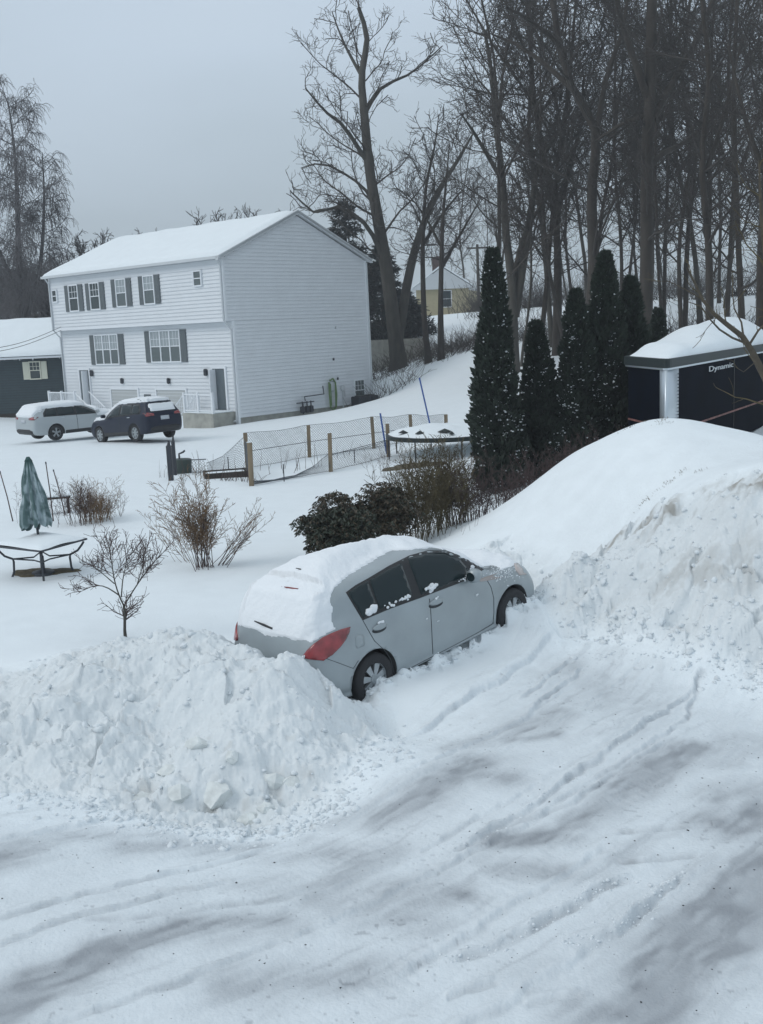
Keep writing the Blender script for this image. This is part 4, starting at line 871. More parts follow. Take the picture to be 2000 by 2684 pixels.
for s in (0, 1):
    y0, y1 = (.34, -HW / 2) if s == 0 else (-HW - .34, -HW / 2)
    za = ZE - sl_h * .34 + .12
    P = [(y0, za), (y1, ZR + .12), (y1, ZR + .22), (y0, za + .10)]; rf.prism(P, 'x', -ex, HL + ex)
roof = rf.build('roof', 'gutter', house)
def roof_snow(L0, L1, hw, za, zr, ym, th, parent, name='roof_snow'):
    """soft slab of snow: rows across the roof, local x from L0 to L1"""
    nx, ny = 60, 24; V = []; F = []
    ys = np.concatenate([[-hw - .03], np.linspace(-hw, hw, ny - 2), [hw + .03]])
    for i, x in enumerate(np.linspace(L0, L1, nx)):
        ex_ = min(i, nx - 1 - i); e1 = 0 if ex_ == 0 else (.7 if ex_ == 1 else 1)
        for j, y in enumerate(ys):
            e2 = 0 if j in (0, ny - 1) else (.75 if j in (1, ny - 2) else 1); t = th * e1 * e2 * (1 + .15 * math.sin(x * 1.3 + y) + .1 * math.sin(x * 3.1 - y * 2.2)); r_ = abs(y); zz = zr - (zr - za) * (math.sqrt((r_ / hw) ** 2 + .004) - .03)
            V.append((x, ym + y, zz + t - (.06 if e1 * e2 == 0 else 0)))
    for i in range(nx - 1):
        for j in range(ny - 1): a = i * ny + j; F.append((a, a + 1, a + ny + 1, a + ny))
    b = MB(); b.add(V, F); return b.build(name, 'snow', parent, True)
roof_snow(-ex + .02, HL + ex - .02, HW / 2 + .33, ZE - sl_h * .34 + .24, ZR + .24, -HW / 2, .13, roof)
# air conditioner units by the gable wall
def wl(x, y, z=0): c, s = math.cos(HA), math.sin(HA); return Vector((HX + x * c - y * s, HY + x * s + y * c, z))
def acunit(x, label):
    p = wl(-1.0, -x); z = -.36; o = empty('air_conditioner', (p.x, p.y, z), HA, label, 'air conditioner', 'air conditioners by the gable wall')
    b = MB(); b.box((-.38, -.38, 0), (.38, .38, .74), bev=.05); o1 = b.build('casing', 'darkmetal', o)
    b = MB(); 
    for i in range(10): b.box((-.395, -.30, .12 + i * .065), (-.38, .30, .14 + i * .065)); b.box((-.30, .38, .12 + i * .065), (.30, .395, .14 + i * .065))
    b.build('grille', 'black', o1)
    b = MB(); b.tube([(0, 0, .74), (0, 0, .78)], .3, 20); b.build('fan_guard', 'black', o)
acunit(8.55, 'dark grey air conditioner unit beside the gable wall, the one further from the corner window'); acunit(9.35, 'dark grey air conditioner unit in front of the small gable window')

# ---------------------------------------------------------------- the dark green bungalow on the left
gh = empty('house', (0, 0, 0), 0, 'low dark green house with a snowy roof, left of the white duplex', 'house')
q0 = on(158, 1072, -.05); GD = q0.y; q0 = at(175, 1072, 68); gh.location = (q0.x, q0.y, 0)
def green():
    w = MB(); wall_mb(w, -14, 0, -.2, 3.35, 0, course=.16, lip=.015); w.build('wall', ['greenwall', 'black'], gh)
    w = MB(); w.box((0, 0, -.3), (.1, 8, 3.35)); w.build('wall', 'greenwall', gh)
    f = MB(); f.box((-14, .02, -.6), (.02, .2, .35)); f.build('foundation', 'barkd', gh)
    window(gh, -1.75, 1.95, .62, 1.0, -.02, 1, 'glass', True, .36, frame='cream', sm='cream'); window(gh, -5.45, 1.95, .62, 1.0, -.02, 1, 'glass', True, .36, frame='cream', sm='cream')
    r = MB(); r.prism([(-.55, 3.32), (3.8, 5.7), (8.5, 3.32), (8.5, 3.2), (3.8, 5.58), (-.55, 3.2)], 'x', -15, .9); ro = r.build('roof', 'trim', gh)
    s = roof_snow(-15, .95, 4.45, 3.38, 5.72, 3.85, .16, ro)
    i_ = MB()
    for k in range(60): x = random.uniform(-14.5, .6); l = random.uniform(.04, .16); i_.tube([(x, -.56, 3.22), (x, -.56, 3.22 - l)], [.02, .004], 4)
    tag(i_.build('icicle_row', 'carsnow', ro), kind='stuff')
green()
gh.rotation_euler = (0, 0, -.03)
# ---------------------------------------------------------------- the yellow house far behind the trees
yh = empty('house', (0, 0, 0), 0, 'pale yellow house seen far off between the bare tree trunks', 'house'); q = at(1165, 856, 112); yh.location = (q.x, q.y, q.z - 1.0)
def yellow():
    w = MB(); wall_mb(w, -2.8, 2.6, 0, 4.9, 0, course=.2); w.build('wall', ['yellow', 'yellow'], yh)
    w = MB(); w.add([(2.6, 0, 0), (6.0, 5, 0), (6.0, 5, 4.2), (2.6, 0, 4.6)], [(0, 1, 2, 3)]); w.build('side_wall', 'yellow', yh)
    window(yh, .35, 3.0, .85, 1.6, 0, 1, 'glass', False, depth=.1); window(yh, -2.0, 1.3, .9, .8, 0, 1, 'glass', True); window(yh, 1.4, .6, .9, 1.2, 0, 1, 'glass', True)
    r = MB(); r.prism([(-3.3, 4.8), (-.1, 7.0), (3.2, 4.8)], 'y', -.3, 7); r.build('roof', 'gutter', yh)
    s = MB(); s.prism([(-3.3, 4.88), (-.1, 7.1), (3.2, 4.88), (3.2, 5.02), (-.1, 7.3), (-3.3, 5.02)], 'y', -.35, 7); s.build('roof_snow', 'snow', yh)
    c = MB(); c.box((-.9, 2, 6.0), (-.1, 2.8, 8.2)); c.build('chimney', 'plum', yh)
    d = MB(); d.box((-.2, -1.8, 1.0), (2.4, 0, 1.12))
    for x in np.linspace(-.2, 2.4, 9): d.box((x - .04, -1.8, 0), (x + .04, -1.72, 2.0))
    d.box((-.2, -1.8, 1.95), (2.4, -1.7, 2.05)); d.build('deck', 'wood', yh)
yellow()

# ---------------------------------------------------------------- the dark enclosed trailer
tA = Vector((5.85, 21.6)); e1 = Vector((.54, .84)).normalized(); tB = tA + e1 * 10; tC = tB + Vector((-.84, .54)) * 2.6; tD = tA + Vector((-.08, 1)).normalized() * 2.6
zt = 4.2 - (945 - 823) / FOC * 21.6
tr = empty('trailer', (tA.x, tA.y, zt - 2.6), 0, 'dark navy enclosed trailer with bright corner and snow heaped on its roof', 'trailer')
def rounded(P, rad, n=6):
    o = []; k = len(P)
    for i in range(k):
        a, b, c = P[i - 1], P[i], P[(i + 1) % k]; u = (a - b).normalized(); v = (c - b).normalized()
        for t in np.linspace(0, 1, n): p0 = b + u * rad; p1 = b + v * rad; o.append(p0 * (1 - t) ** 2 + b * 2 * t * (1 - t) + p1 * t * t)
    return o
P0 = [p - tA for p in (tA, tB, tC, tD)]
b = MB(); pr = rounded(P0, .30); b.prism([(p.x, p.y) for p in pr], 'z', .45, 2.42); body_t = b.build('body', 'trailer', tr)
def ring(off, z0, z1, name, mt, rad=.34, parent=tr):
    c = (P0[0] + P0[2]) / 2; Q = []
    for i in range(4):
        a, b_, c_ = P0[i - 1], P0[i], P0[(i + 1) % 4]; u = (a - b_).normalized(); v = (c_ - b_).normalized(); Q.append(b_ - (u + v).normalized() * off * 1.3)
    bb = MB(); bb.prism([(p.x, p.y) for p in rounded(Q, rad)], 'z', z0, z1); return bb.build(name, mt, parent)
ring(.05, 2.42, 2.46, 'trim_strip', 'chrome'); ring(.07, 2.46, 2.64, 'roof_edge', 'trailertrim')
b = MB(); n = 14; vs = []
def ptA(t, off):                                            # around the near corner: t in -1..1
    return P0[0] + (P0[3].normalized() * (-t) if t < 0 else P0[1].normalized() * t)
uL, uR = P0[3].normalized(), P0[1].normalized(); pts_ = []
for t in np.linspace(0, 1, 7): p0 = uL * .12; p1 = uR * .36; pts_.append(p0 * (1 - t) ** 2 + p1 * t * t)
outw = -(uL + uR).normalized() * .02
P = [p + outw for p in pts_]; P = [pts_[0] + uL * .22 + Vector((-.02, 0))] + P + [pts_[-1] + uR * .40 + Vector((.012, -.012))]
poly = [(p.x, p.y) for p in P] + [(p.x - outw.x * 2.5, p.y - outw.y * 2.5) for p in P[::-1]]
b.prism(poly, 'z', .45, 2.415); b.build('corner_panel', 'chrome', tr, True)
b = MB(); 
for i in range(26): p = pts_[-1] + uR * .33 + Vector((.017, -.022)); z = .55 + i * .07; b.box((p.x - .010, p.y - .01, z), (p.x + .010, p.y + .004, z + .02))
tag(b.build('rivet_row', 'darkmetal', tr), kind='stuff')
nR = Vector((uR.y, -uR.x)); ang_ = math.atan2(uR.y, uR.x)
TR_ = Matrix.Translation((0, 0, 0)) @ Matrix.Rotation(ang_, 4, 'Z')
b = MB(); b.box((.45, -.03, 1.13), (9.0, .0, 1.165)); b.build('marker_stripe', 'redline', tr, T=TR_ @ Matrix.Rotation(0, 4, 'X'))
ang2 = math.atan2(uL.y, uL.x); b = MB(); b.box((.35, -.0, 1.24), (2.4, .03, 1.275)); b.build('marker_stripe', 'redline', tr, T=Matrix.Rotation(ang2, 4, 'Z'))
b = MB(); b.box((5.2, -.012, .45), (5.23, -.002, 2.40)); b.build('door_seam', 'black', tr, T=TR_)
# lettering badge under the roof edge
cu = bpy.data.curves.new('lettering', 'FONT'); cu.body = 'Dynamic'; cu.size = .2; cu.extrude = .006; tmp = bpy.data.objects.new('tmpt', cu); COL.objects.link(tmp)
dg = bpy.context.evaluated_depsgraph_get(); me = bpy.data.meshes.new_from_object(tmp.evaluated_get(dg)); bpy.data.objects.remove(tmp)
o = link('lettering', me, 'gutter', tr); Tm = TR_ @ Matrix.Translation((2.92, -.03, 2.22)) @ Matrix.Rotation(math.pi / 2, 4, 'X') @ Matrix.Diagonal((3.0, .85, 1, 1))
for v in me.vertices: v.co = Tm @ v.co
# snow heap on the trailer roof
nx, ny = 40, 26; V = []; Fq = []
for i in range(nx):
    for j in range(ny):
        s, t = i / (nx - 1), j / (ny - 1); p = (P0[0] * (1 - s) + P0[1] * s) * (1 - t) + (P0[3] * (1 - s) + P0[2] * s) * t
        e = max(0, math.sin(math.pi * t)) ** .5 * min(1, min(s * 7, (1 - s) * 12)) ** .6
        z = 2.64 + e * (.13 + .20 * sstep(.0, .2, s) + .36 * sstep(.2, .8, s) + .05 * math.sin(s * 15 + 1) * e + .04 * math.sin(t * 7 + s * 7)) - (.03 if e == 0 else 0)
        c = (P0[0] + P0[2]) * .5; k = .97; V.append((c.x + (p.x - c.x) * k, c.y + (p.y - c.y) * k, z))
for i in range(nx - 1):
    for j in range(ny - 1): a = i * ny + j; Fq.append((a, a + 1, a + ny + 1, a + ny))
b = MB(); b.add(V, Fq); b.build('roof_snow', 'snow', tr, True)
for k in (2.6, 3.5):
    for side in (0, 2.2):
        p = uR * k + Vector((-uR.y, uR.x)) * side; b = MB(); b.tube([(p.x + nR.x * .05, p.y + nR.y * .05, .33), (p.x - nR.x * .18, p.y - nR.y * .18, .33)], .33, 20); b.build('wheel', 'rubber', tr)

# ---------------------------------------------------------------- garden fence, plot, poles
fence = empty('garden_fence', on(655, 1265, 0), 0, 'low garden fence of wooden posts and sagging black wire netting', 'fence'); fo = fence.location.copy()
def fp(px, py, Y): return at(px, py, Y) - fo
posts = [((659.7,1274),(654,1160),29.6,.065),((866.8,1231),(862,1135),31.9,.06),((1018.6,1198),(1016.5,1110),34.2,.06),((649,1223),(641.5,1134),33.4,.06),((811,1192),(806,1114),35.9,.06),((980,1172),(975,1092),37.3,.06),((1079,1162),(1078,1086),38.7,.06),((1170,1150),(1168,1086),40.0,.065)]
pw = []
for bt, tp, Y, r in posts:
    a = at(*bt, Y); z1 = at(*tp, Y).z; gz = H(a.x, a.y); lean = at(*tp, Y) - a
    b = MB(); b.box((-r, -r, -.3), (r, r, z1 - gz), bev=.012); o = b.build('post', 'wood', fence, T=Matrix.Translation(Vector((a.x, a.y, gz)) - fo) @ Matrix.Rotation(random.uniform(-.03, .03) + .0, 4, 'Y')); pw.append((Vector((a.x, a.y, gz)), z1 - gz))
    b = MB(); b.box((-r * .9, -r * .9, z1 - gz), (r * .9, r * .9, z1 - gz + .025), bev=.008); b.build('post_snow', 'snow', o, T=Matrix.Translation(Vector((a.x, a.y, gz)) - fo))
def net(A_, B_, ha, hb, n, sag=0, rad=.0045, step=.09, name='netting', wav=.0, hm=None, rail=None):
    """diamond netting from ground points A to B with top heights"""
    L_ = (B_ - A_).length; b = MB(); k = int(L_ / step)
    def P(t, h):
        top_ = (ha * (1 - t) + hb * t) if hm is None else (np.interp(t, *hm)); p = A_.lerp(B_, t); g_ = p.z
        w = .04 * math.sin(t * L_ * 3 + h * 4) + .02 * math.sin(t * L_ * 9 + h * 9)
        nrm = Vector((-(B_ - A_).y, (B_ - A_).x, 0)).normalized(); z = h * (top_ - sag * math.sin(math.pi * t * n) ** 2)
        return p + nrm * w + Vector((0, 0, z + .02)) - fo
    hh = max(ha, hb); m_ = 7
    for i in range(-int(hh / step), k + 1):
        for s in (1, -1):
            pts = []
            for j in range(m_ + 1):
                h = j / m_; u = (i * step + (h * hh if s > 0 else (1 - h) * hh)) / L_
                if 0 <= u <= 1: pts.append(P(u, h))
            if len(pts) > 1: b.tube(pts, rad, 3, False)
    for h in (0, 1): b.tube([P(t, h) for t in np.linspace(0, 1, 16)], rad * 1.8, 3, False)
    b.build(name, 'wire', fence)
    if rail:
        b = MB(); b.tube([p for p in (A_.lerp(B_, t) + Vector((0, 0, rail[0] * (1 - t) + rail[1] * t)) - fo for t in np.linspace(0, 1, 9))], .010, 5); b.build('rail_wire', 'darkmetal', fence)
Z = lambda i: pw[i][0]; Hh = lambda i: pw[i][1]
for i, j in ((3, 4), (4, 5), (5, 6), (6, 7)): net(Z(i), Z(j), Hh(i) * .98, Hh(j) * .98, 1, .06, rail=(Hh(i) * .48, Hh(j) * .48))
net(Z(0), Z(1), .05, .5, 1, hm=([0, .25, .55, .8, 1], [.12, .04, .06, .28, .55]), step=.06, rail=None); net(Z(1), Z(2), .5, .5, 1, .05, rail=(.5, .55)); net(Z(1), Z(2), .5, .5, 1, .05)
net(Z(3), Z(0), .9, .9, 1, .2)
qa, qb = on(448, 1262), on(463, 1243); gl = Vector((qb.x + .4, qb.y, 0))
net(on(543, 1240), Z(3), .35, .95, 1, hm=([0, .4, 1], [.30, .45, 1.0])); net(gl, on(543, 1240), .42, .42, 1, step=.10, rail=(.42, .42))
for px, py, h in ((745, 1262, .5), (930, 1215, .45), (600, 1240, .5)):
    a = on(px, py); b = MB(); b.tube([a - fo, a - fo + Vector((0, 0, h))], .015, 5); b.build('stake', 'darkmetal', fence)
for (px, py, h, w, lab) in ((449, 1261, 1.15, .07, 'black gate post at the open end of the garden fence, the nearer one'), (460, 1245, 1.15, .05, 'black gate post at the open end of the garden fence, the farther one')):
    a = on(px, py); o = empty('gate_post', a, 0, lab, 'post', 'gate posts of the garden fence'); b = MB(); b.box((-w, -w, -.2), (w, w, h - .1), bev=.01); b.build('shaft', 'darkmetal', o); b = MB(); b.tube([(0, 0, h - .12), (.02, 0, h + .05)], [w * .9, .02], 8); b.build('cap', 'darkmetal', o)
a = on(477, 1238); o = empty('water_barrel', a, 0, 'dark green barrel beside the gate posts of the garden', 'barrel')
b = MB(); b.tube([(0, 0, -.05), (0, 0, .03), (0, 0, .4), (0, 0, .42)], [.30, .31, .33, .28], 20); b.build('tub', mat('barrel_green', (.03, .05, .045), .6), o, True)
b = MB(); b.tube([(-.05, 0, .42), (-.05, 0, .58), (.08, 0, .63), (.14, 0, .68)], .03, 8); b.build('spigot', 'darkmetal', o)
a = on(595, 1252); o = empty('raised_bed', a, .22, 'dark timber raised bed inside the fenced garden', 'planter')
b = MB(); b.box((-.62, -.04, -.05), (.62, .0, .16)); b.box((-.62, .9, -.05), (.62, .94, .14)); b.box((-.64, -.04, -.05), (-.6, .94, .15)); b.box((.6, -.04, -.05), (.64, .94, .15)); b.build('boards', 'barkd', o)
b = MB(); b.box((-.6, 0, -.05), (.6, .9, .10), bev=.03); b.build('bed_snow', 'snow', o)
for (tp, bt, Y, lab) in (((1100, 993), (1131, 1130), 38.5, 'tall leaning blue pole behind the trampoline'), ((997, 1085), (1013, 1185), 35.0, 'short blue pole against the garden fence post')):
    a, c = at(*tp, Y), at(*bt, Y); g_ = H(c.x, c.y); d = (c - a); c2 = a + d * ((a.z - g_ + .1) / (a.z - c.z)); o = empty('blue_pole', c2, 0, lab, 'pole', 'blue poles')
    b = MB(); b.tube([(0, 0, 0), a - c2], .028, 8); b.build('shaft', 'bluepole', o); b = MB(); b.tube([a - c2, (a - c2) * 1.015], .034, 8); b.build('tip', 'bluepole', o)

# ---------------------------------------------------------------- trampoline
c0 = at(1168, 1166, 33.8); gz = H(c0.x, c0.y); o = empty('trampoline', (c0.x, c0.y, gz), 0, 'round trampoline heaped with snow beside the tall evergreen', 'trampoline'); rt = 1.85; ht = .62
b = MB(); n = 48; pts = [(rt * math.cos(a), rt * math.sin(a), ht) for a in np.linspace(0, 2 * math.pi, n + 1)]; b.tube(pts, .035, 6, False); b.build('frame_ring', 'darkmetal', o)
b = MB(); b.add([(rt * r_ * math.cos(a), rt * r_ * math.sin(a), ht + z) for r_, z in ((1.02, .02), (.84, .03), (1.02, -.10)) for a in np.linspace(0, 2 * math.pi, n + 1)[:-1]], [(i, (i + 1) % n, n + (i + 1) % n, n + i) for i in range(n)] + [(i, (i + 1) % n, 2 * n + (i + 1) % n, 2 * n + i) for i in range(n)]); b.build('edge_pad', 'trailertrim', o)
V = [(0, 0, ht + .27)]; Fq = []; rings = 10
for i in range(1, rings + 1):
    for k in range(n): a = 2 * math.pi * k / n; r_ = i / rings; V.append((rt * r_ * .99 * math.cos(a), rt * r_ * .99 * math.sin(a), ht + .02 + .25 * (1 - r_ ** 3) + .02 * math.sin(a * 5 + r_ * 7)))
for k in range(n): Fq.append((0, 1 + k, 1 + (k + 1) % n))
for i in range(rings - 1):
    for k in range(n): Fq.append((1 + i * n + k, 1 + (i + 1) * n + k, 1 + (i + 1) * n + (k + 1) % n, 1 + i * n + (k + 1) % n))
b = MB(); b.add(V, Fq); b.build('snow_cover', 'snow', o, True)
for k in range(8): a = 2 * math.pi * k / 8 + .2; b = MB(); b.tube([(rt * math.cos(a), rt * math.sin(a), ht), (rt * 1.0 * math.cos(a), rt * 1.0 * math.sin(a), -.1)], .022, 6); b.build('leg', 'darkmetal', o)
for k, (x, y, s) in enumerate(((-1.35, -.75, .13), (-.85, -1.25, .12), (-.1, -1.35, .17), (.9, -.5, .10), (.1, -1.6, .07))):
    r_ = math.hypot(x, y) / rt; b = MB(); zz = ht + .02 + .25 * (1 - r_ ** 3); b.add([(x + s * math.cos(a) * 1.3, y + s * math.sin(a), zz + .01) for a in np.linspace(0, 6.28, 9)[:-1]] + [(x, y, zz + .10)], [tuple(range(8))] + [(i, (i + 1) % 8, 8) for i in range(8)]); b.build('bare_patch', 'trailertrim', o)

# ---------------------------------------------------------------- patio table and closed parasol
zt_ = .60; cn = at(107, 1448, 18.3); rn = at(228, 1420, 19.3); ln = at(-18, 1433, 19.0)
for p_ in (cn, rn, ln): p_.z = zt_
fn = rn + ln - cn; ctr = (rn + ln) / 2
tb = empty('patio_table', (ctr.x, ctr.y, 0), 0, 'black metal patio table with curved legs and a thick slab of snow', 'table'); tc_ = tb.location.copy()
cs = [cn, rn, fn, ln]; cs = [c - tc_ for c in cs]
b = MB()
for i in range(4): b.tube([cs[i], cs[(i + 1) % 4]], .018, 8)
b.build('top_frame', 'darkmetal', tb)
b = MB(); b.add([c * .985 + Vector((0, 0, .01)) for c in cs] + [c * .985 + Vector((0, 0, .02)) for c in cs], [(0, 1, 2, 3), (7, 6, 5, 4)] + [(i, 4 + i, 4 + (i + 1) % 4, (i + 1) % 4) for i in range(4)]); b.build('table_top', 'carglass', tb)
N_ = 22; V = []; Fq = []
for i in range(N_):
    for j in range(N_):
        s, t = i / (N_ - 1), j / (N_ - 1); p = (cs[0] * (1 - s) + cs[1] * s) * (1 - t) + (cs[3] * (1 - s) + cs[2] * s) * t; e = min(s, 1 - s, t, 1 - t)
        hgt = 0 if e == 0 else .10 * (1 - math.exp(-e * 6)) + .008; V.append((p.x * .985, p.y * .985, zt_ + .022 + hgt + .012 * math.sin(p.x * 6 + p.y * 4)))
for i in range(N_ - 1):
    for j in range(N_ - 1): a = i * N_ + j; Fq.append((a, a + N_, a + N_ + 1, a + 1))
b = MB(); b.add(V, Fq); b.build('table_snow', 'snow', tb, True)
for i in range(4):
    c = cs[i] * .93; k = c * .66; f = c * .74
    b = MB(); b.tube([c + Vector((0, 0, 0)), Vector((c.x * .95, c.y * .95, .5)), Vector((c.x * .84, c.y * .84, .40)), Vector((k.x, k.y, .335)), Vector((k.x * .98, k.y * .98, .28)), Vector((k.x, k.y, .1)), Vector((f.x, f.y, -.05))], .02, 8); b.build('leg', 'darkmetal', tb)
b = MB()
for i in range(4):
    k = cs[i] * .93 * .66; k2 = cs[(i + 1) % 4] * .93 * .66; mid = (k + k2) * .5 * .55
    b.tube([Vector((k.x, k.y, .335)), Vector((mid.x, mid.y, .31)), Vector((k2.x, k2.y, .335))], .014, 6)
b.build('brace', 'darkmetal', tb)
um = empty('parasol', (tc_.x, tc_.y, 0), 0, 'closed teal parasol dusted with snow, standing through the patio table', 'parasol')
p0 = Vector((0, 0, 0)); top_ = at(74, 1206, 19.6) - tc_; dirn = top_.normalized(); um_l = top_.length
b = MB(); b.tube([(0, 0, -.05), dirn * (um_l - .05)], .024, 10); b.build('pole', 'darkmetal', um)
b = MB(); b.tube([(0, 0, -.05), (0, 0, .06), (0, 0, .10), (0, 0, .35)], [.22, .2, .04, .035], 20); b.build('base', 'darkmetal', um)
ax = dirn; ux = Vector((1, 0, 0)); ux = (ux - ax * ux.dot(ax)).normalized(); uy = ax.cross(ux)
nA, nT = 96, 60; V = []; Fq = []; att = []
lo_ = um_l * .42
for i in range(nT + 1):
    t = i / nT; s = um_l - t * (um_l - lo_); rbase = .055 + .185 * t ** .85 - (.03 * sstep(.92, 1, t))
    for k in range(nA):
        a = 2 * math.pi * k / nA; fold = 1 + .28 * math.sin(a * 8 + .6 * math.sin(t * 5)) * min(1, t * 4) + .10 * math.sin(a * 17 + t * 6 + 1) + .05 * math.sin(a * 5 + t * 14); hem = .05 * math.sin(a * 8) * sstep(.8, 1, t)
        p = ax * (s - hem) + (ux * math.cos(a) + uy * math.sin(a)) * rbase * fold; V.append(p)
        att.append(float(np.clip(.5 * sstep(-.15, .35, fbm(np.array([a * 5.0]), np.array([t * 7.0]), 5, 4)[0]) + .5 * sstep(.1, -.3, math.sin(a * 8 + .6 * math.sin(t * 5)) * .3 + fbm(np.array([a * 9.0]), np.array([t * 12.0]), 6, 3)[0] * .5), 0, 1) * sstep(.02, .15, t) * 1.3 + .12 * sstep(.1, .3, t)))
for i in range(nT):
    for k in range(nA): Fq.append((i * nA + k, i * nA + (k + 1) % nA, (i + 1) * nA + (k + 1) % nA, (i + 1) * nA + k))
Fq.append(tuple(range(nA))); b = MB(); b.add(V, Fq); cnp = b.build('canopy', 'umb', um, True); aa = cnp.data.attributes.new('frost', 'FLOAT', 'POINT'); aa.data.foreach_set('value', att)
b = MB(); b.tube([ax * (um_l - .02), ax * (um_l + .06)], [.075, .03], 12); b.build('finial', 'umb', um, True)
# bare earth under the table
def ground_patch(name, cx, cy, rx, ry, mt, seed, lab, cat, hgt=.03, rot=0):
    n = 40; V = []; Fq = []; rr2 = 9
    for i in range(rr2 + 1):
        for k in range(n):
            a = 2 * math.pi * k / n; r_ = i / rr2 * (1 + .18 * math.sin(a * 3 + seed) + .1 * math.sin(a * 7 + seed * 2)); x = rx * r_ * math.cos(a); y = ry * r_ * math.sin(a); V.append((cx + x * math.cos(rot) - y * math.sin(rot), cy + x * math.sin(rot) + y * math.cos(rot)))
    zz = terrain(np.array([v[0] for v in V]), np.array([v[1] for v in V]))[0]; V = [(x, y, z + (hgt if i < rr2 * n else -.03) + RNG.normal(0, .006)) for i, ((x, y), z) in enumerate(zip(V, zz))]
    for i in range(rr2):
        for k in range(n): Fq.append((i * n + k, i * n + (k + 1) % n, (i + 1) * n + (k + 1) % n, (i + 1) * n + k))
    b = MB(); b.add(V, Fq)
    o = b.build(name, mt, None, True); tag(o, lab, cat, kind='structure'); return o
q = on(112, 1502); ground_patch('bare_ground', q.x, q.y, .62, .30, 'soil', 1, None, None)
q = on(1085, 1228); ground_patch('bare_ground', q.x, q.y, 1.0, .55, 'soil', 3, None, None)

# ---------------------------------------------------------------- bare trees
def tubes_np(lines, sides=3):
    """lines: list of (P (n,k,3), R (n,k)) batches or single (k,3) paths -> V, F"""
    Vs = []; Fs = []; off = 0; ang0 = np.arange(sides) * 2 * math.pi / sides; ca = np.cos(ang0)[None, None, :, None]; sa = np.sin(ang0)[None, None, :, None]
    for P, R in lines:
        P = np.asarray(P, float); R = np.asarray(R, float)
        if P.ndim == 2: P = P[None]; R = R[None]
        n, k, _ = P.shape; T = np.empty_like(P); T[:, 1:-1] = P[:, 2:] - P[:, :-2]; T[:, 0] = P[:, 1] - P[:, 0]; T[:, -1] = P[:, -1] - P[:, -2]
        T /= np.linalg.norm(T, axis=2, keepdims=True) + 1e-9
        ref = np.where(np.abs(T[:, :1, 2:3]) > .5, np.array([.31, .87, .38]), np.array([.1, .2, .97]))
        A_ = np.cross(T, np.broadcast_to(ref, T.shape)); A_ /= np.linalg.norm(A_, axis=2, keepdims=True) + 1e-9; B_ = np.cross(T, A_)
        V = P[:, :, None, :] + (A_[:, :, None, :] * ca + B_[:, :, None, :] * sa) * R[:, :, None, None]; Vs.append(V.reshape(-1, 3))
        i = np.arange(n * k * sides).reshape(n, k, sides) + off; j = np.roll(i, -1, 2)
        Fs.append(np.stack([i[:, :-1], j[:, :-1], j[:, 1:], i[:, 1:]], -1).reshape(-1, 4)); off += n * k * sides
    return np.concatenate(Vs), np.concatenate(Fs)
def curve_dir(p, d, L, n, wob, up, rg, grav=0):
    P = [p]; d = d / np.linalg.norm(d)
    for i in range(n):
        d = d + rg.normal(0, wob, 3) + np.array([0, 0, up / n]) - np.array([0, 0, grav * (i + 1) / n / n]); d /= np.linalg.norm(d); p = p + d * L / n; P.append(p)
    return np.array(P), d
def resample(P, R, step, fixed=None):
    P = np.array(P, float); R = np.array(R, float); Pc = catmull(P, 8); Rc = np.interp(np.linspace(0, len(R) - 1, len(Pc)), np.arange(len(R)), R); Dc = np.concatenate([[0], np.cumsum(np.linalg.norm(Pc[1:] - Pc[:-1], axis=1))])
    n = fixed or max(2, int(Dc[-1] / step)); q = np.linspace(0, Dc[-1], n + 1)
    return np.stack([np.interp(q, Dc, Pc[:, i]) for i in range(3)], 1), np.interp(q, Dc, Rc)
def lin_res(P, R, n):
    D = np.concatenate([[0], np.cumsum(np.linalg.norm(P[1:] - P[:-1], axis=1))]); q = np.linspace(0, D[-1], n); return np.stack([np.interp(q, D, P[:, i]) for i in range(3)], 1), np.interp(q, D, R)
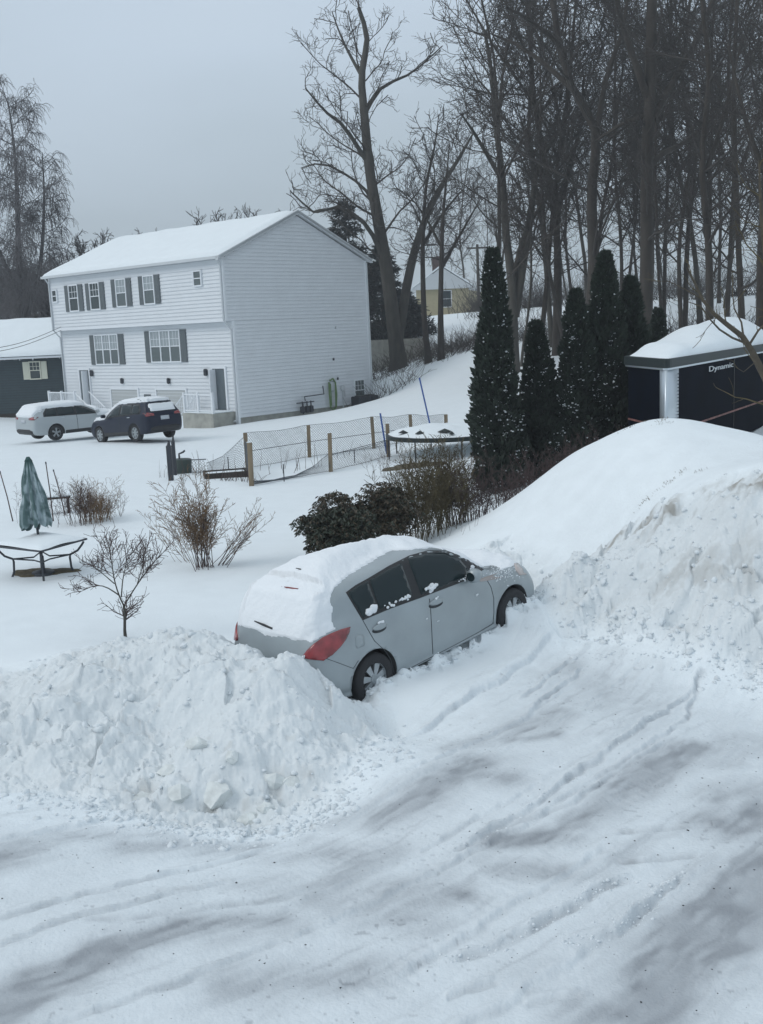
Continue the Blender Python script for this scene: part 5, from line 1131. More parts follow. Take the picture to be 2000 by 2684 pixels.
def branch_out(stems, rg, levels, out_, first=.25):
    """vectorised: out_[level] gets one batch (P (n,k,3), R (n,k))"""
    q = [lin_res(np.asarray(P), np.asarray(R), 25) for P, R in stems]; P = np.array([a for a, b in q]); R = np.array([b for a, b in q])
    nrm = lambda v: v / (np.linalg.norm(v, axis=-1, keepdims=True) + 1e-9)
    for li, lv in enumerate(levels):
        k = P.shape[1]; L = np.linalg.norm(P[:, 1:] - P[:, :-1], axis=2).sum(1); f0 = first if li == 0 else .10
        n = np.maximum(1, (L * (1 - f0) * lv['d'] + rg.random(len(L))).astype(int)); idx = np.repeat(np.arange(len(L)), n); kk = np.concatenate([np.arange(m_) for m_ in n])
        t = f0 + (1 - f0) * (kk + rg.random(len(kk))) / n[idx]; u = t * (k - 1); i = np.minimum(u.astype(int), k - 2); w = (u - i)[:, None]
        p = P[idx, i] * (1 - w) + P[idx, i + 1] * w; r = R[idx, i] * (1 - w[:, 0]) + R[idx, i + 1] * w[:, 0]; T = nrm(P[idx, i + 1] - P[idx, i])
        q = rg.normal(0, 1, p.shape); q -= T * (q * T).sum(1, keepdims=True); q = nrm(q)
        if li == 0: q[:, 2] = np.abs(q[:, 2]) * .3; q = nrm(q)
        a = np.radians(rg.normal(lv['a'], 11, len(p)))[:, None]; d = T * np.cos(a) + q * np.sin(a)
        l = (L[idx] * lv['l'] * (1 - .5 * t) if not lv.get('abs') else np.full(len(p), lv['abs'])) * rg.uniform(.5, 1.3, len(p)); l = np.maximum(l, lv.get('lmin', .15)); l = np.minimum(l, lv.get('lmax', 99)); seg = lv.get('s', 4); C = [p]
        for j in range(seg):
            d = d + rg.normal(0, lv['w'], p.shape); d[:, 2] += lv['u'] / seg - lv.get('g', 0) * (j + 1) / seg / seg; d = nrm(d); p = p + d * (l / seg)[:, None]; C.append(p)
        C = np.stack(C, 1); r0 = np.minimum(r * lv.get('rk', .6), l * lv.get('rl', .012) + .004); RR_ = np.maximum(r0[:, None] * np.linspace(1, .25, seg + 1)[None], lv['r']); out_[li].append((C, RR_)); P, R = C, RR_
    return out_
LV_BIG = [dict(d=1.2, l=.32, a=52, w=.17, u=.45, r=.022, s=9, rk=.5, lmin=1.5, lmax=7), dict(d=2.3, l=.45, a=48, w=.22, u=.3, r=.014, s=6, lmin=.9), dict(d=3.0, l=.5, a=44, w=.22, u=.25, r=.010, s=4, lmin=.5), dict(d=4.2, l=.6, a=42, w=.2, u=.15, r=.0085, s=3, lmin=.45)]
LV_MID = [dict(d=1.7, l=.28, a=52, w=.16, u=.45, r=.018, s=8, rk=.5, lmin=1.4, lmax=5.2), dict(d=2.6, l=.45, a=46, w=.2, u=.25, r=.012, s=5, lmin=.7), dict(d=5.5, l=.5, a=42, w=.2, u=.15, r=.009, s=3, lmin=.45)]
def tree_obj(name, loc, stems, levels, label, seed, bark='bark', twig='twig', first=.3, group=None, cat='tree', sides=8, thin=1.0):
    """stems in local coordinates"""
    rg = np.random.default_rng(seed); st = [(np.asarray(P, float), np.asarray(R, float)) for P, R in stems]
    o = empty(name, loc, 0, label, cat, group)
    V, F = tubes_np(st, sides); link('trunk', npmesh('trunk', V, F), bark, o, True)
    levels = [dict(l, r=l['r'] * thin) for l in levels]; out_ = [[] for _ in levels]; branch_out(st, rg, levels, out_, first)
    parts_ = [tubes_np(L_, 5 if i == 0 else 3) for i, L_ in enumerate(out_) if L_]; off = 0; Vv = []; Ff = []
    for V, F in parts_: Vv.append(V); Ff.append(F + off); off += len(V)
    V = np.concatenate(Vv); F = np.concatenate(Ff); link('crown', npmesh('crown', V, F), twig, o, False); return o
def traced(pxs, Y, r0, r1, dy=0):
    """trunk traced at depth Y, radii from r0 to r1"""
    P = [at(x, y, Y + dy * i / max(1, len(pxs) - 1)) for i, (x, y) in enumerate(pxs)]
    return P, list(np.linspace(r0, r1, len(P)))
def hero(stems, Y, label, seed, lv=LV_BIG, bark='bark', twig='twig', first=.3, base=None, thin=1.0, group='bare trees behind the yards'):
    S = []
    P0_ = traced(stems[0][0], Y, 1, 1)[0][0]; gz = H(P0_.x, P0_.y); org = Vector((P0_.x, P0_.y, gz))
    for si, (px, r0, r1, dy) in enumerate(stems):
        P, R = traced(px, Y, r0, r1, dy); P = [p - org for p in P]
        if si == 0: P = [Vector((P[0].x * 1, P[0].y, -.4))] + ([Vector(P[0])] if P[0].z > .5 else [Vector((P[0].x, P[0].y, .35))]) + P[1:]; R = [r0 * 1.5, r0 * 1.12] + R[1:]
        S.append(resample([tuple(p) for p in P], R, .9))
    return tree_obj('bare_tree', org, S, lv, label, seed, bark, twig, first, group, thin=thin)
# T1 forked tree beside the house
hero([([(1045,968),(1032,850),(1012,700),(988,560),(968,440),(955,300),(948,200),(962,100),(940,20)], .52, .12, 0), ([(1042,900),(1072,720),(1105,600),(1150,500),(1200,420),(1240,350)], .34, .06, 3),
      ([(966,430),(900,330),(850,290),(800,230)], .16, .04, -2), ([(1010,690),(960,590),(880,540),(830,560),(760,500)], .17, .04, -3), ([(955,300),(1000,230),(1080,190),(1160,120)], .14, .03, 2), ([(948,200),(900,110),(870,30)], .12, .03, 1), ([(980,530),(940,480),(850,430),(790,440)], .12, .03, 2)],
     68, 'tall grey forked tree rising just right of the white house', 101, thin=1.25)
hero([([(1124,970),(1113,850),(1108,700),(1110,590),(1118,480),(1140,380),(1150,300)], .21, .025, 0), ([(1110,640),(1160,560),(1210,500)], .12, .04, 2)], 66, 'slim dark tree with bare trunk, second right of the house corner', 102, LV_MID, 'barkd', 'twigd', .35, thin=1.2)
hero([([(1157,952),(1155,800),(1158,650),(1162,560),(1170,470),(1178,380)], .20, .025, 0), ([(1157,700),(1215,600),(1260,520)], .11, .03, 2), ([(1158,650),(1110,560),(1060,500)], .09, .03, 1)], 65, 'slim dark tree with bare trunk, standing left of the tall evergreen', 103, LV_MID, 'barkd', 'twigd', .4, thin=1.2)
# T4 multi stem behind the tall arborvitae
hero([([(1345,900),(1342,750),(1325,600),(1318,472),(1300,330),(1290,200),(1270,80)], .24, .07, 0), ([(1350,830),(1385,600),(1395,530),(1410,440),(1460,350),(1500,280)], .21, .06, 2), ([(1345,760),(1372,620),(1450,500),(1560,420)], .14, .04, 3), ([(1320,480),(1250,360),(1210,300)], .12, .04, -2)],
     52, 'many stemmed grey tree rising behind the tallest evergreen', 104, twig='twig')
hero([([(1545,900),(1556,700),(1551,560),(1553,472),(1563,354),(1530,280),(1500,230),(1465,110),(1450,0),(1440,-120)], .23, .10, 0), ([(1563,354),(1590,200),(1630,90),(1650,-40)], .12, .06, 1), ([(1503,236),(1430,170),(1360,120),(1290,90)], .12, .04, 2), ([(1470,120),(1400,60),(1330,20)], .1, .04, -2)],
     42, 'dark tree that leans left above, behind the group of short evergreens', 105, bark='barkd', twig='twigd')
hero([([(1690,900),(1695,700),(1695,500),(1696,393),(1703,275),(1706,120),(1709,0),(1712,-150)], .25, .17, 0), ([(1712,310),(1760,220),(1810,140),(1870,0),(1920,-100)], .14, .09, 1), ([(1698,260),(1660,150),(1630,60),(1612,-30)], .14, .08, -1), ([(1700,440),(1740,400),(1800,370),(1880,300)], .13, .05, 2), ([(1702,300),(1620,330),(1560,370)], .1, .04, 1)],
     40, 'thick trunked tree left of the trailer, largest of the grove', 106, bark='barkd', twig='twigd')
hero([([(1460,900),(1462,700),(1458,600),(1440,480),(1420,380),(1400,260),(1390,120),(1380,0)], .22, .08, 0), ([(1460,560),(1490,450),(1520,330),(1530,200)], .16, .05, 1)], 55, 'dark straight tree between the tall evergreen and the short ones', 107, bark='barkd', twig='twigd')
for i, (px, w, Y, lean, lab) in enumerate(((1860, .30, 36, -10, 'dark straight trunk directly behind the trailer, the leftmost there'), (1905, .22, 44, 8, 'thin dark trunk behind the middle of the trailer'), (1945, .26, 38, -6, 'dark trunk behind the trailer near the right edge'), (1995, .34, 33, 5, 'dark trunk at the right edge of the grove'), (2070, .3, 31, -15, 'dark trunk whose branches enter at the right edge'), (1785, .22, 48, 12, 'slender trunk between the thick tree and the trailer trees'), (1630, .2, 50, -8, 'slender dark trunk just left of the thick tree'))):
    y0 = 860 if px > 1750 else 880
    hero([([(px, y0), (px + lean * .3 + 9 * math.sin(i * 2.1), 640), (px + lean - 12 * math.sin(i * 3.3 + 1), 420), (px + lean * 1.5 + 16 * math.sin(i * 1.7 + 2), 200), (px + lean * 2, 0), (px + lean * 2.2, -200)], w * .42, w * .2, 0), ([(px + lean, 450), (px + lean + 50 * (-1) ** i, 300), (px + lean + 90 * (-1) ** i, 120)], w * .28, w * .1, 1)], Y, lab, 120 + i, LV_MID, 'barkd', 'twigd', .22)
# prototypes for the woods behind, then copies
def proto(seed, h, r, nst, bark, twig, lv=LV_MID):
    rg = np.random.default_rng(seed); S = []
    P = [(0, 0, -.5)]; d = np.array([0, 0, 1.0]); p = np.array([0, 0, -.5]); R = [r * 1.3]; n = 12
    for i in range(n): d = d + rg.normal(0, .085, 3) + np.array([0, 0, .06]); d /= np.linalg.norm(d); p = p + d * h / n; P.append(tuple(p)); R.append(r * (1 - .8 * (i + 1) / n))
    S.append((np.array(P), np.array(R)))
    for k in range(nst):
        i = rg.integers(4, 8); C, _ = curve_dir(np.array(P[i]), np.array([rg.normal(0, .45), rg.normal(0, .45), 1.0]), h * (1 - i / n) * .9, 8, .07, .3, rg); S.append((C, np.linspace(R[i] * .7, .03, 9)))
    return S
def copy_tree(src, loc, rz, s, label):
    c = src.copy(); COL.objects.link(c); c.location = loc; c.rotation_euler = (0, 0, rz); c.scale = s; c['label'] = label
    for ch in src.children: d = ch.copy(); COL.objects.link(d); d.parent = c
    return c
WOODS = 'bare trees of the wood on the hill'; protos = []
spots_ = []
rw = np.random.default_rng(5)
for k in range(38):
    px = rw.uniform(1480, 2300) if k > 7 else 1180 + k * 45; Y = rw.uniform(52, 88) if k % 3 else rw.uniform(44, 58)
    if 1090 < px < 1290 and Y < 112: Y = rw.uniform(118, 150)
    spots_.append((px, Y))
PR = [(0, 21, .26, 1, 'barkd', 'twigd'), (1, 24, .30, 2, 'bark', 'twigd'), (2, 18, .20, 0, 'barkd', 'twigd'), (3, 22, .24, 3, 'barkd', 'twig'), (4, 15, .16, 1, 'bark', 'twigd')]
kinds = ['tall dark bare tree', 'tall grey two-limbed tree', 'slim straight bare tree', 'many-limbed bare tree', 'short slender bare tree']
seen_ = {}
ordw = ['leftmost', 'second', 'third', 'fourth', 'fifth', 'sixth', 'seventh', 'eighth']
spots_.sort()
for k, (px, Y) in enumerate(spots_):
    p = at(px, 800, Y); gz = H(p.x, p.y); i = k % 5; side = 'left part' if px < 1500 else ('middle part' if px < 1800 else 'right part'); dep = 'front' if Y < 65 else ('middle' if Y < 88 else 'rear')
    lab = f'{kinds[i]} in the {dep} rows, {side} of the hillside wood'; seen_[lab] = seen_.get(lab, 0) + 1; lab = lab.replace('in the', ordw[min(7, seen_[lab] - 1)] + ' from the left in the' if seen_[lab] > 1 else 'in the', 1).replace('left part of the hillside wood', 'left of wood').replace('middle part of the hillside wood', 'middle of wood').replace('right part of the hillside wood', 'right of wood')
    if len(protos) <= i: protos.append(tree_obj('bare_tree', (p.x, p.y, gz), proto(40 + i, PR[i][1], PR[i][2] * .48, PR[i][3], None, None), LV_MID, lab, 60 + i, PR[i][4], PR[i][5], .22, WOODS, thin=1.05)); continue
    s = rw.uniform(.85, 1.2); copy_tree(protos[i], (p.x, p.y, gz), rw.uniform(0, 6.28), (s, s, s * rw.uniform(.9, 1.1)), lab)
# distant trees over the roofs and behind the left house
far = tree_obj('bare_tree', (0, 0, 0), proto(77, 11, .18, 4, None, None), [dict(l, d=l['d'] * 1.25) for l in LV_MID], 'x', 78, 'barkfar', 'barkfar', .1, 'far bare trees beyond the houses', thin=2.2)
fl = [(385,628,96,'bare treetop showing over the left end of the white roof'),(325,634,90,'low bare treetop at the left end of the roof ridge'),(575,585,92,'bare treetop over the middle of the white roof'),(615,578,96,'bare treetop over the roof, just right of its neighbour'),(545,600,99,'smallest bare treetop above the white roof'),(280,655,100,'bare treetop peeping over the left roof slope')]
for k, (px, py, Y, lab) in enumerate(fl):
    p = at(px, py, Y); gz = H(p.x, p.y); s = (p.z + 1.0 - gz) / 11
    if k == 0: far.location = (p.x, p.y, gz); far.scale = (s, s, s); far['label'] = lab
    else: copy_tree(far, (p.x, p.y, gz), k * 1.3, (s * .9, s * .9, s), lab)
for k in range(34):
    px = -140 + k * 10.5 + rw.uniform(-8, 8); Y = rw.uniform(98, 135); top = 700 + rw.uniform(-35, 45) + max(0, px - 120) * .35; p = at(px, top, Y); gz = H(p.x, p.y); s = (p.z - gz) / 11.5
    c_ = copy_tree(far, (p.x, p.y, gz), rw.uniform(0, 6), (s * 1.5, s * 1.5, s), 'one of the massed grey bare trees behind the green house and the birch' if px < 110 else 'one of the bare treetops hidden behind the left end of the white house')
# weeping birch at the left edge
bY = 84; bp = at(62, 850, bY); gz = H(bp.x, bp.y); tp = at(70, 215, bY)
S = [resample([(0, 0, -.3), (-.2, 0, 5), (.2, 0, 11), (.6, 0, 17), (.5, 0, tp.z - gz - 1)], [.36, .3, .22, .12, .03], 1.0), resample([(-.2, 0, 4.5), (1.4, .5, 9), (2.2, .8, 14), (2.4, 1, 18)], [.2, .16, .1, .03], 1.0), resample([(0, 0, 7), (-1.8, .5, 12), (-2.6, .2, 17.5)], [.2, .13, .04], 1.0)]
LVB = [dict(d=2.2, l=.24, a=62, w=.12, u=.35, r=.028, s=7, lmin=1.6, lmax=4.4), dict(d=4.2, l=.42, a=45, w=.16, u=-.1, r=.018, s=5, lmin=.8, g=.8), dict(d=8.0, abs=1.1, l=1, a=50, w=.12, u=-1.3, r=.0135, s=4, lmin=.5, g=1.6)]
tree_obj('birch_tree', (bp.x, bp.y, gz), S, LVB, 'grey weeping birch at the left edge behind the green house', 201, 'barkfar', 'birch', .12, cat='tree')
# right edge branching tree in front of the trailer
TY_ = 15.2; p0 = at(2075, 1180, TY_); gz = H(p0.x, p0.y); org = Vector((p0.x, p0.y, gz))
tr_st = [([(2075,1180),(2030,1040),(2000,980),(1978,934),(1949,885),(1910,854),(1866,818),(1842,786),(1825,750),(1800,700)], .065, .012, 0), ([(1956,900),(1915,883),(1878,857),(1854,828),(1835,800),(1800,790)], .018, .005, -.5), ([(1949,885),(1946,850),(1930,827),(1920,780),(1922,720)], .016, .005, .5), ([(2030,1040),(2040,850),(2010,700),(1995,560),(1990,420)], .05, .012, .4), ([(1960,910),(1985,870),(2010,840),(2060,800)], .02, .008, .3), ([(1985,945),(1960,970),(1935,975),(1915,955)], .006, .003, -.2), ([(1880,830),(1850,865),(1835,885)], .006, .003, -.2), ([(1842,786),(1790,755),(1745,735),(1700,738)], .009, .003, .2)]
S = []
for px, r0, r1, dy in tr_st: P, R = traced(px, TY_, r0, r1, dy); S.append(resample([tuple(p - org) for p in P], R, .25))
tree_obj('bare_tree', org, S, [dict(d=2.6, l=.28, a=45, w=.15, u=.2, r=.004, s=6, lmin=.3), dict(d=4.5, l=.45, a=42, w=.17, u=.1, r=.003, s=4, lmin=.15)], 'near bare tree reaching its branches across the trailer', 301, mat('bark_olive', (.075, .062, .045), .9, var=.3, vscale=9), 'olive', .2)

# ---------------------------------------------------------------- evergreens
def leaf_tris(P, D, L, Wd, rg):
    """flat sprays: quads at P, direction D"""
    q = rg.normal(0, 1, P.shape); A_ = np.cross(D, q); A_ /= np.linalg.norm(A_, axis=1)[:, None] + 1e-9
    L = L[:, None]; Wd = Wd[:, None]; V = np.stack([P, P + D * L * .55 + A_ * Wd * .5, P + D * L, P + D * L * .55 - A_ * Wd * .5], 1).reshape(-1, 3); return V, np.arange(len(V)).reshape(-1, 4)
def arbor(name, px, pybase, pytop, Y, width, seed, label, n=15000, snow=260):
    a = at(px, pybase, Y); gz = H(a.x, a.y); tz = at(px, pytop, Y).z; h = tz - gz; rg = np.random.default_rng(seed)
    o = empty(name, (a.x, a.y, gz), 0, label, 'evergreen', 'columnar evergreens along the boundary'); R0 = width / 2
    def prof(t, az): return R0 * (np.clip((1 - t), 0, 1) ** .80) * 1.06 * (1 - .35 * np.clip(.15 - t, 0, 1) / .15) * (1 + .13 * np.sin(az * 3 + t * 9 + seed) + .10 * np.sin(az * 5 - t * 23) + .08 * np.sin(az * 2 + t * 47) + .12 * np.sin(t * 31 + az * 2))
    t = rg.random(n) ** .9 * .985; az = rg.uniform(0, 6.283, n); lump = fbm(az * 1.6 + seed, t * h * 1.5, seed, 3); r = prof(t, az) * (1 + .16 * lump) * np.sqrt(rg.uniform(.45, 1.05, n))
    P = np.stack([r * np.cos(az), r * np.sin(az), t * h], 1); D = np.stack([np.cos(az) * .55, np.sin(az) * .55, np.full(n, .9)], 1) + rg.normal(0, .3, (n, 3)); D /= np.linalg.norm(D, axis=1)[:, None]
    V, F = leaf_tris(P, D, rg.uniform(.10, .24, n), rg.uniform(.06, .13, n), rg); link('crown', npmesh('crown', V, F), 'arb', o)
    b = MB(); b.tube([(0, 0, -.2), (0, 0, h * .85)], [.09, .02], 8); b.build('trunk', 'barkd', o)
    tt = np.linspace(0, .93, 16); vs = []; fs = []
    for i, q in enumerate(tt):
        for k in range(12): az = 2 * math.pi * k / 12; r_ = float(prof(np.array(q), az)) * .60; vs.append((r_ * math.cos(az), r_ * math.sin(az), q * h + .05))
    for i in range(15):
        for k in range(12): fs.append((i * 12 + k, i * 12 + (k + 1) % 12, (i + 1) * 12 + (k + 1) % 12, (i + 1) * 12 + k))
    b = MB(); b.add(vs, fs); b.build('light_block_core', 'arbd', o, True)  # dark hull added inside the crown to stop light showing through
    # snow caught on the sprays
    m_ = snow; t = rg.random(m_) ** .75 * .97; az = rg.uniform(0, 6.283, m_); r = prof(t, az) * rg.uniform(.9, 1.07, m_); V = []; F = []
    ico = bmesh.new(); bmesh.ops.create_icosphere(ico, subdivisions=1, radius=1); iv = np.array([v.co for v in ico.verts]); iF = np.array([[v.index for v in f.verts] for f in ico.faces]); ico.free()
    c = 0
    for i in range(m_):
        if fbm(np.array([az[i] * 2.]), np.array([t[i] * h * 1.2]), seed + 3, 3)[0] < -.12: continue
        for j in range(rg.integers(1, 4)): s = rg.uniform(.006, .024); q = iv * [s * 1.3, s * 1.3, s * .8] * rg.uniform(.6, 1.4, 3) + rg.normal(0, s * .2, iv.shape) + np.array([r[i] * math.cos(az[i]), r[i] * math.sin(az[i]), t[i] * h]) + rg.normal(0, .045, 3); V.append(q); F.append(iF + c * len(iv)); c += 1
    so_ = link('snow_flecks', npmesh('snow_flecks', np.concatenate(V), np.concatenate(F)), 'clod', o); tag(so_, kind='stuff'); return o
arbor('arborvitae', 1307, 1255, 655, 26.0, 1.25, 1, 'tallest dark column evergreen, first from the trampoline', 24000, 2000)
arbor('arborvitae', 1412, 1200, 848, 27.0, 1.3, 2, 'shortest dark column evergreen, right of the tallest one', 15000, 1500)
arbor('arborvitae', 1515, 1180, 765, 26.8, 1.35, 3, 'dark column evergreen of middle height, third from the trampoline', 17000, 1500)
arbor('arborvitae', 1590, 1160, 665, 27.2, 1.6, 4, 'dark column evergreen, taller one of the pair beside the trailer', 20000, 1300)
arbor('arborvitae', 1655, 1150, 730, 28.0, 1.5, 5, 'dark column evergreen against the corner of the trailer', 13000, 140)
arbor('arborvitae', 1725, 1000, 815, 33.0, 1.1, 6, 'small dark evergreen tip behind the left end of the trailer roof', 6000, 90)
def conifer(px, pyb, pyt, Y, wd, seed, label, n=9000):
    a = at(px, pyb, Y); gz = H(a.x, a.y); h = at(px, pyt, Y).z - gz; rg = np.random.default_rng(seed); o = empty('spruce_tree', (a.x, a.y, gz), 0, label, 'conifer')
    b = MB(); b.tube([(0, 0, -.3), (0, 0, h * .6), (0, 0, h)], [.25, .12, .02], 8); b.build('trunk', 'barkd', o); lines = []; LP = []; LD = []
    nb = 150
    for i in range(nb):
        t = .06 + .93 * (i / nb); az = rg.uniform(0, 6.283); L = wd / 2 * (1 - t) ** .75 * rg.uniform(.7, 1.15) + .15; d = np.array([math.cos(az), math.sin(az), .12]); C, _ = curve_dir(np.array([0, 0, t * h]), d, L, 6, .05, -.1, rg, .35); lines.append((C, np.linspace(.035, .008, 7)))
        m_ = int(n / nb * (1.3 - t)); u = rg.random(m_) ** .7; idx = np.minimum((u * 6).astype(int), 5); w = u * 6 - idx; P = C[idx] * (1 - w[:, None]) + C[idx + 1] * w[:, None]; D = np.tile(d, (m_, 1)) + rg.normal(0, .6, (m_, 3)); D[:, 2] -= .45; D /= np.linalg.norm(D, axis=1)[:, None]; LP.append(P); LD.append(D)
    P = np.concatenate(LP); D = np.concatenate(LD); V, F = leaf_tris(P, D, rg.uniform(.25, .6, len(P)), rg.uniform(.05, .13, len(P)), rg); V2, F2 = tubes_np(lines, 3); link('crown', npmesh('crown', np.concatenate([V, V2]), np.concatenate([F, F2 + len(V)])), 'conifer', o); return o
conifer(925, 1000, 520, 78, 7.2, 11, 'dark spruce standing right behind the white house', 15000)
conifer(1010, 960, 640, 84, 6.2, 12, 'lower dark evergreen beside the forked tree', 12000)
conifer(1065, 940, 760, 86, 5.5, 13, 'bushy low dark evergreen left of the yellow house', 9000)

# ---------------------------------------------------------------- shrubs and dry plants
def shrub(name, loc, n, h, spread, mt, seed, label, cat='shrub', r=.006, lv=None, droop=0, lean=(0, 0), base=.12, group=None, tr_mat=None, kind=None):
    rg = np.random.default_rng(seed); S = []
    for i in range(n):
        az = rg.uniform(0, 6.283); d = np.array([math.cos(az) * spread * rg.random() + lean[0], math.sin(az) * spread * rg.random() + lean[1], 1.0]); p = np.array([rg.normal(0, base), rg.normal(0, base), -.05]); C, _ = curve_dir(p, d, h * rg.uniform(.6, 1.1), 8, .07, .1, rg, droop); S.append((C, np.linspace(r, r * .35, 9)))
    o = empty(name, loc, 0, label, cat, group); V, F = tubes_np(S, 4); a_ = link('stems', npmesh('stems', V, F), tr_mat or mt, o); 
    lv = lv or [dict(d=13, l=.36, a=42, w=.16, u=.2, r=r * .45, s=4, lmin=.12), dict(d=20, l=.45, a=42, w=.16, u=.1, r=r * .42, s=3, lmin=.07)]
    out_ = [[] for _ in lv]; branch_out(S, rg, lv, out_, .25); V = []; F = []; off = 0
    for L_ in out_:
        v, f = tubes_np(L_, 3); V.append(v); F.append(f + off); off += len(v)
    t_ = link('twigs', npmesh('twigs', np.concatenate(V), np.concatenate(F)), mt, o); tag(t_, kind='stuff'); return o
def gp(px, py, z=0): q = on(px, py, z); return Vector((q.x, q.y, H(q.x, q.y)))
shrub('shrub', gp(530, 1487), 26, 1.6, .32, 'brown', 21, 'upright tan bare shrub standing alone in the snowy yard', r=.008, lean=(-.05, 0), base=.10, tr_mat='plum')
q = gp(575, 1478); shrub('shrub', q, 11, 1.35, .25, 'brown', 22, 'low bare shrub leaning right beside the upright tan one', r=.006, lean=(.75, .0), base=.10, droop=.2, tr_mat='plum', lv=[dict(d=9, l=.25, a=38, w=.13, u=.2, r=.0034, s=4, lmin=.1), dict(d=14, l=.45, a=38, w=.16, u=.1, r=.0028, s=3, lmin=.06)])
q = gp(500, 1470); shrub('shrub', q, 10, 1.2, .3, 'brown', 23, 'thin arching shrub on the left side of the tan shrub', r=.005, lean=(-.6, 0), droop=.3, lv=[dict(d=9, l=.25, a=38, w=.13, u=.2, r=.0034, s=4, lmin=.1), dict(d=14, l=.45, a=38, w=.16, u=.1, r=.0028, s=3, lmin=.06)])
# small fruit tree behind the left bank
yY = 14.6; b0 = at(327, 1652, yY); gz = H(b0.x, b0.y); org = Vector((b0.x, b0.y, gz)); S = []
for px, r0, r1 in (([(327,1652),(327,1610),(325,1588)], .022, .017), ([(325,1588),(312,1560),(300,1520),(292,1470),(285,1430)], .012, .005), ([(325,1588),(345,1555),(368,1520),(390,1490),(420,1455)], .011, .005), ([(312,1560),(280,1540),(250,1535),(208,1552)], .010, .004), ([(318,1565),(322,1520),(330,1480),(335,1440)], .010, .004), ([(300,1530),(265,1500),(240,1480)], .008, .003), ([(360,1530),(372,1490),(380,1450),(385,1430)], .008, .003)):
    P, R = traced(px, yY, r0, r1, .2 * ((len(px) * 7) % 3 - 1)); S.append(resample([tuple(p - org) for p in P], R, .08))
S[0] = (np.concatenate([[[S[0][0][0][0], S[0][0][0][1], -.1]], S[0][0]]), np.concatenate([[.03], S[0][1]]))
tree_obj('young_tree', org, S, [dict(d=30, l=.8, a=52, w=.17, u=.4, r=.0036, s=5, lmin=.20), dict(d=26, l=.5, a=48, w=.16, u=.3, r=.0032, s=3, lmin=.08)], 'small leafless fruit tree standing behind the left snow bank', 302, 'bark', 'plum', .42)
# rhododendron
def leafy(name, loc, rx, ry, rz, n, seed, label, mats, lobes=7, ls=(.06, .11)):
    rg = np.random.default_rng(seed); o = empty(name, loc, 0, label, 'shrub'); C = [(rg.uniform(-.75, .75) * rx, rg.uniform(-.6, .6) * ry, rz * rg.uniform(.35, .85), rg.uniform(.25, .42)) for _ in range(lobes * 3)]
    lines = []
    for c in C: Cc, _ = curve_dir(np.array([c[0] * .25, c[1] * .25, -.05]), np.array([c[0] * .9, c[1] * .9, c[2]]), math.sqrt(c[0] ** 2 + c[1] ** 2 + c[2] ** 2), 5, .08, 0, rg); lines.append((Cc, np.linspace(.02, .007, 6)))
    V, F = tubes_np(lines, 5); link('stems', npmesh('stems', V, F), 'barkd', o)
    P = []; D = []
    while len(P) < n:
        c = C[rg.integers(len(C))]; d = rg.normal(0, 1, 3); d /= np.linalg.norm(d); r_ = c[3] * rg.uniform(.3, 1) ** .5 * min(rx, rz * .8); w = np.array([c[0], c[1], c[2]]) + d * r_ * [1.2, 1, .8]
        if w[2] < .02: continue
        for j in range(7): a = 2 * math.pi * j / 7 + rg.random(); P.append(w + rg.normal(0, .012, 3)); D.append([math.cos(a), math.sin(a), -.75 + rg.normal(0, .25)])
    P = np.array(P); D = np.array(D); D /= np.linalg.norm(D, axis=1)[:, None]; sel = rg.random(len(P)) < .72 if len(mats) > 1 else np.ones(len(P), bool)
    for s_, m_, nm in ((sel, mats[0], 'foliage'), (~sel, mats[-1], 'brown_foliage')):
        if s_.any(): V, F = leaf_tris(P[s_], D[s_], rg.uniform(*ls, s_.sum()), rg.uniform(.022, .040, s_.sum()), rg); link(nm, npmesh(nm, V, F), m_, o)
    return o
q = at(845, 1470, 18.6); leafy('rhododendron', Vector((q.x + .22, q.y, H(q.x, q.y))), .66, .5, 1.15, 11000, 31, 'dark green rhododendron immediately left of the brown thicket, behind the hatchback', ['rhodo', 'rhodob'])
q = at(960, 1440, 19.2); leafy('rhododendron', Vector((q.x, q.y, H(q.x, q.y))), .95, .5, 1.36, 14000, 32, 'taller brownish rhododendron rising behind the roof of the hatchback', ['rhodob', 'rhodo'])
# brown thicket along the foot of the mound
TK = 'brown thickets along the foot of the mound'
for k, (px, Y, n, h, sp, mt, lab) in enumerate(((1090, 20.0, 54, 1.55, .35, 'olive', 'dense olive brown thicket behind the front of the hatchback roof'), (1150, 20.8, 54, 1.65, .32, 'olive', 'dense olive brown bush between the rhododendrons and the tallest evergreen'), (1210, 21.0, 46, 1.3, .4, 'plum', 'brown twiggy bush at the left foot of the snow mound'), (1275, 21.6, 34, .95, .4, 'plum', 'reddish brown bush in front of the tallest evergreen'),
        (1345, 22.4, 30, 1.05, .45, 'plum', 'reddish bush between the two left evergreens and the mound'), (1420, 22.8, 28, 1.25, .4, 'plum', 'bare reddish bush at the foot of the shortest evergreen'), (1500, 22.8, 24, 1.3, .35, 'plum', 'thin reddish bush before the third evergreen'), (1590, 22.8, 20, 1.35, .35, 'plum', 'thin bare bush beside the trailer end of the evergreens'))):
    p = at(px, 1300, Y); shrub('brown_bush', Vector((p.x, p.y, H(p.x, p.y))), n, h, sp, mt, 400 + k, lab, r=.007, base=.28, group=TK, lv=[dict(d=12, l=.32, a=42, w=.18, u=.2, r=.0042, s=4, lmin=.12), dict(d=14, l=.5, a=45, w=.2, u=.1, r=.0036, s=3, lmin=.09)])
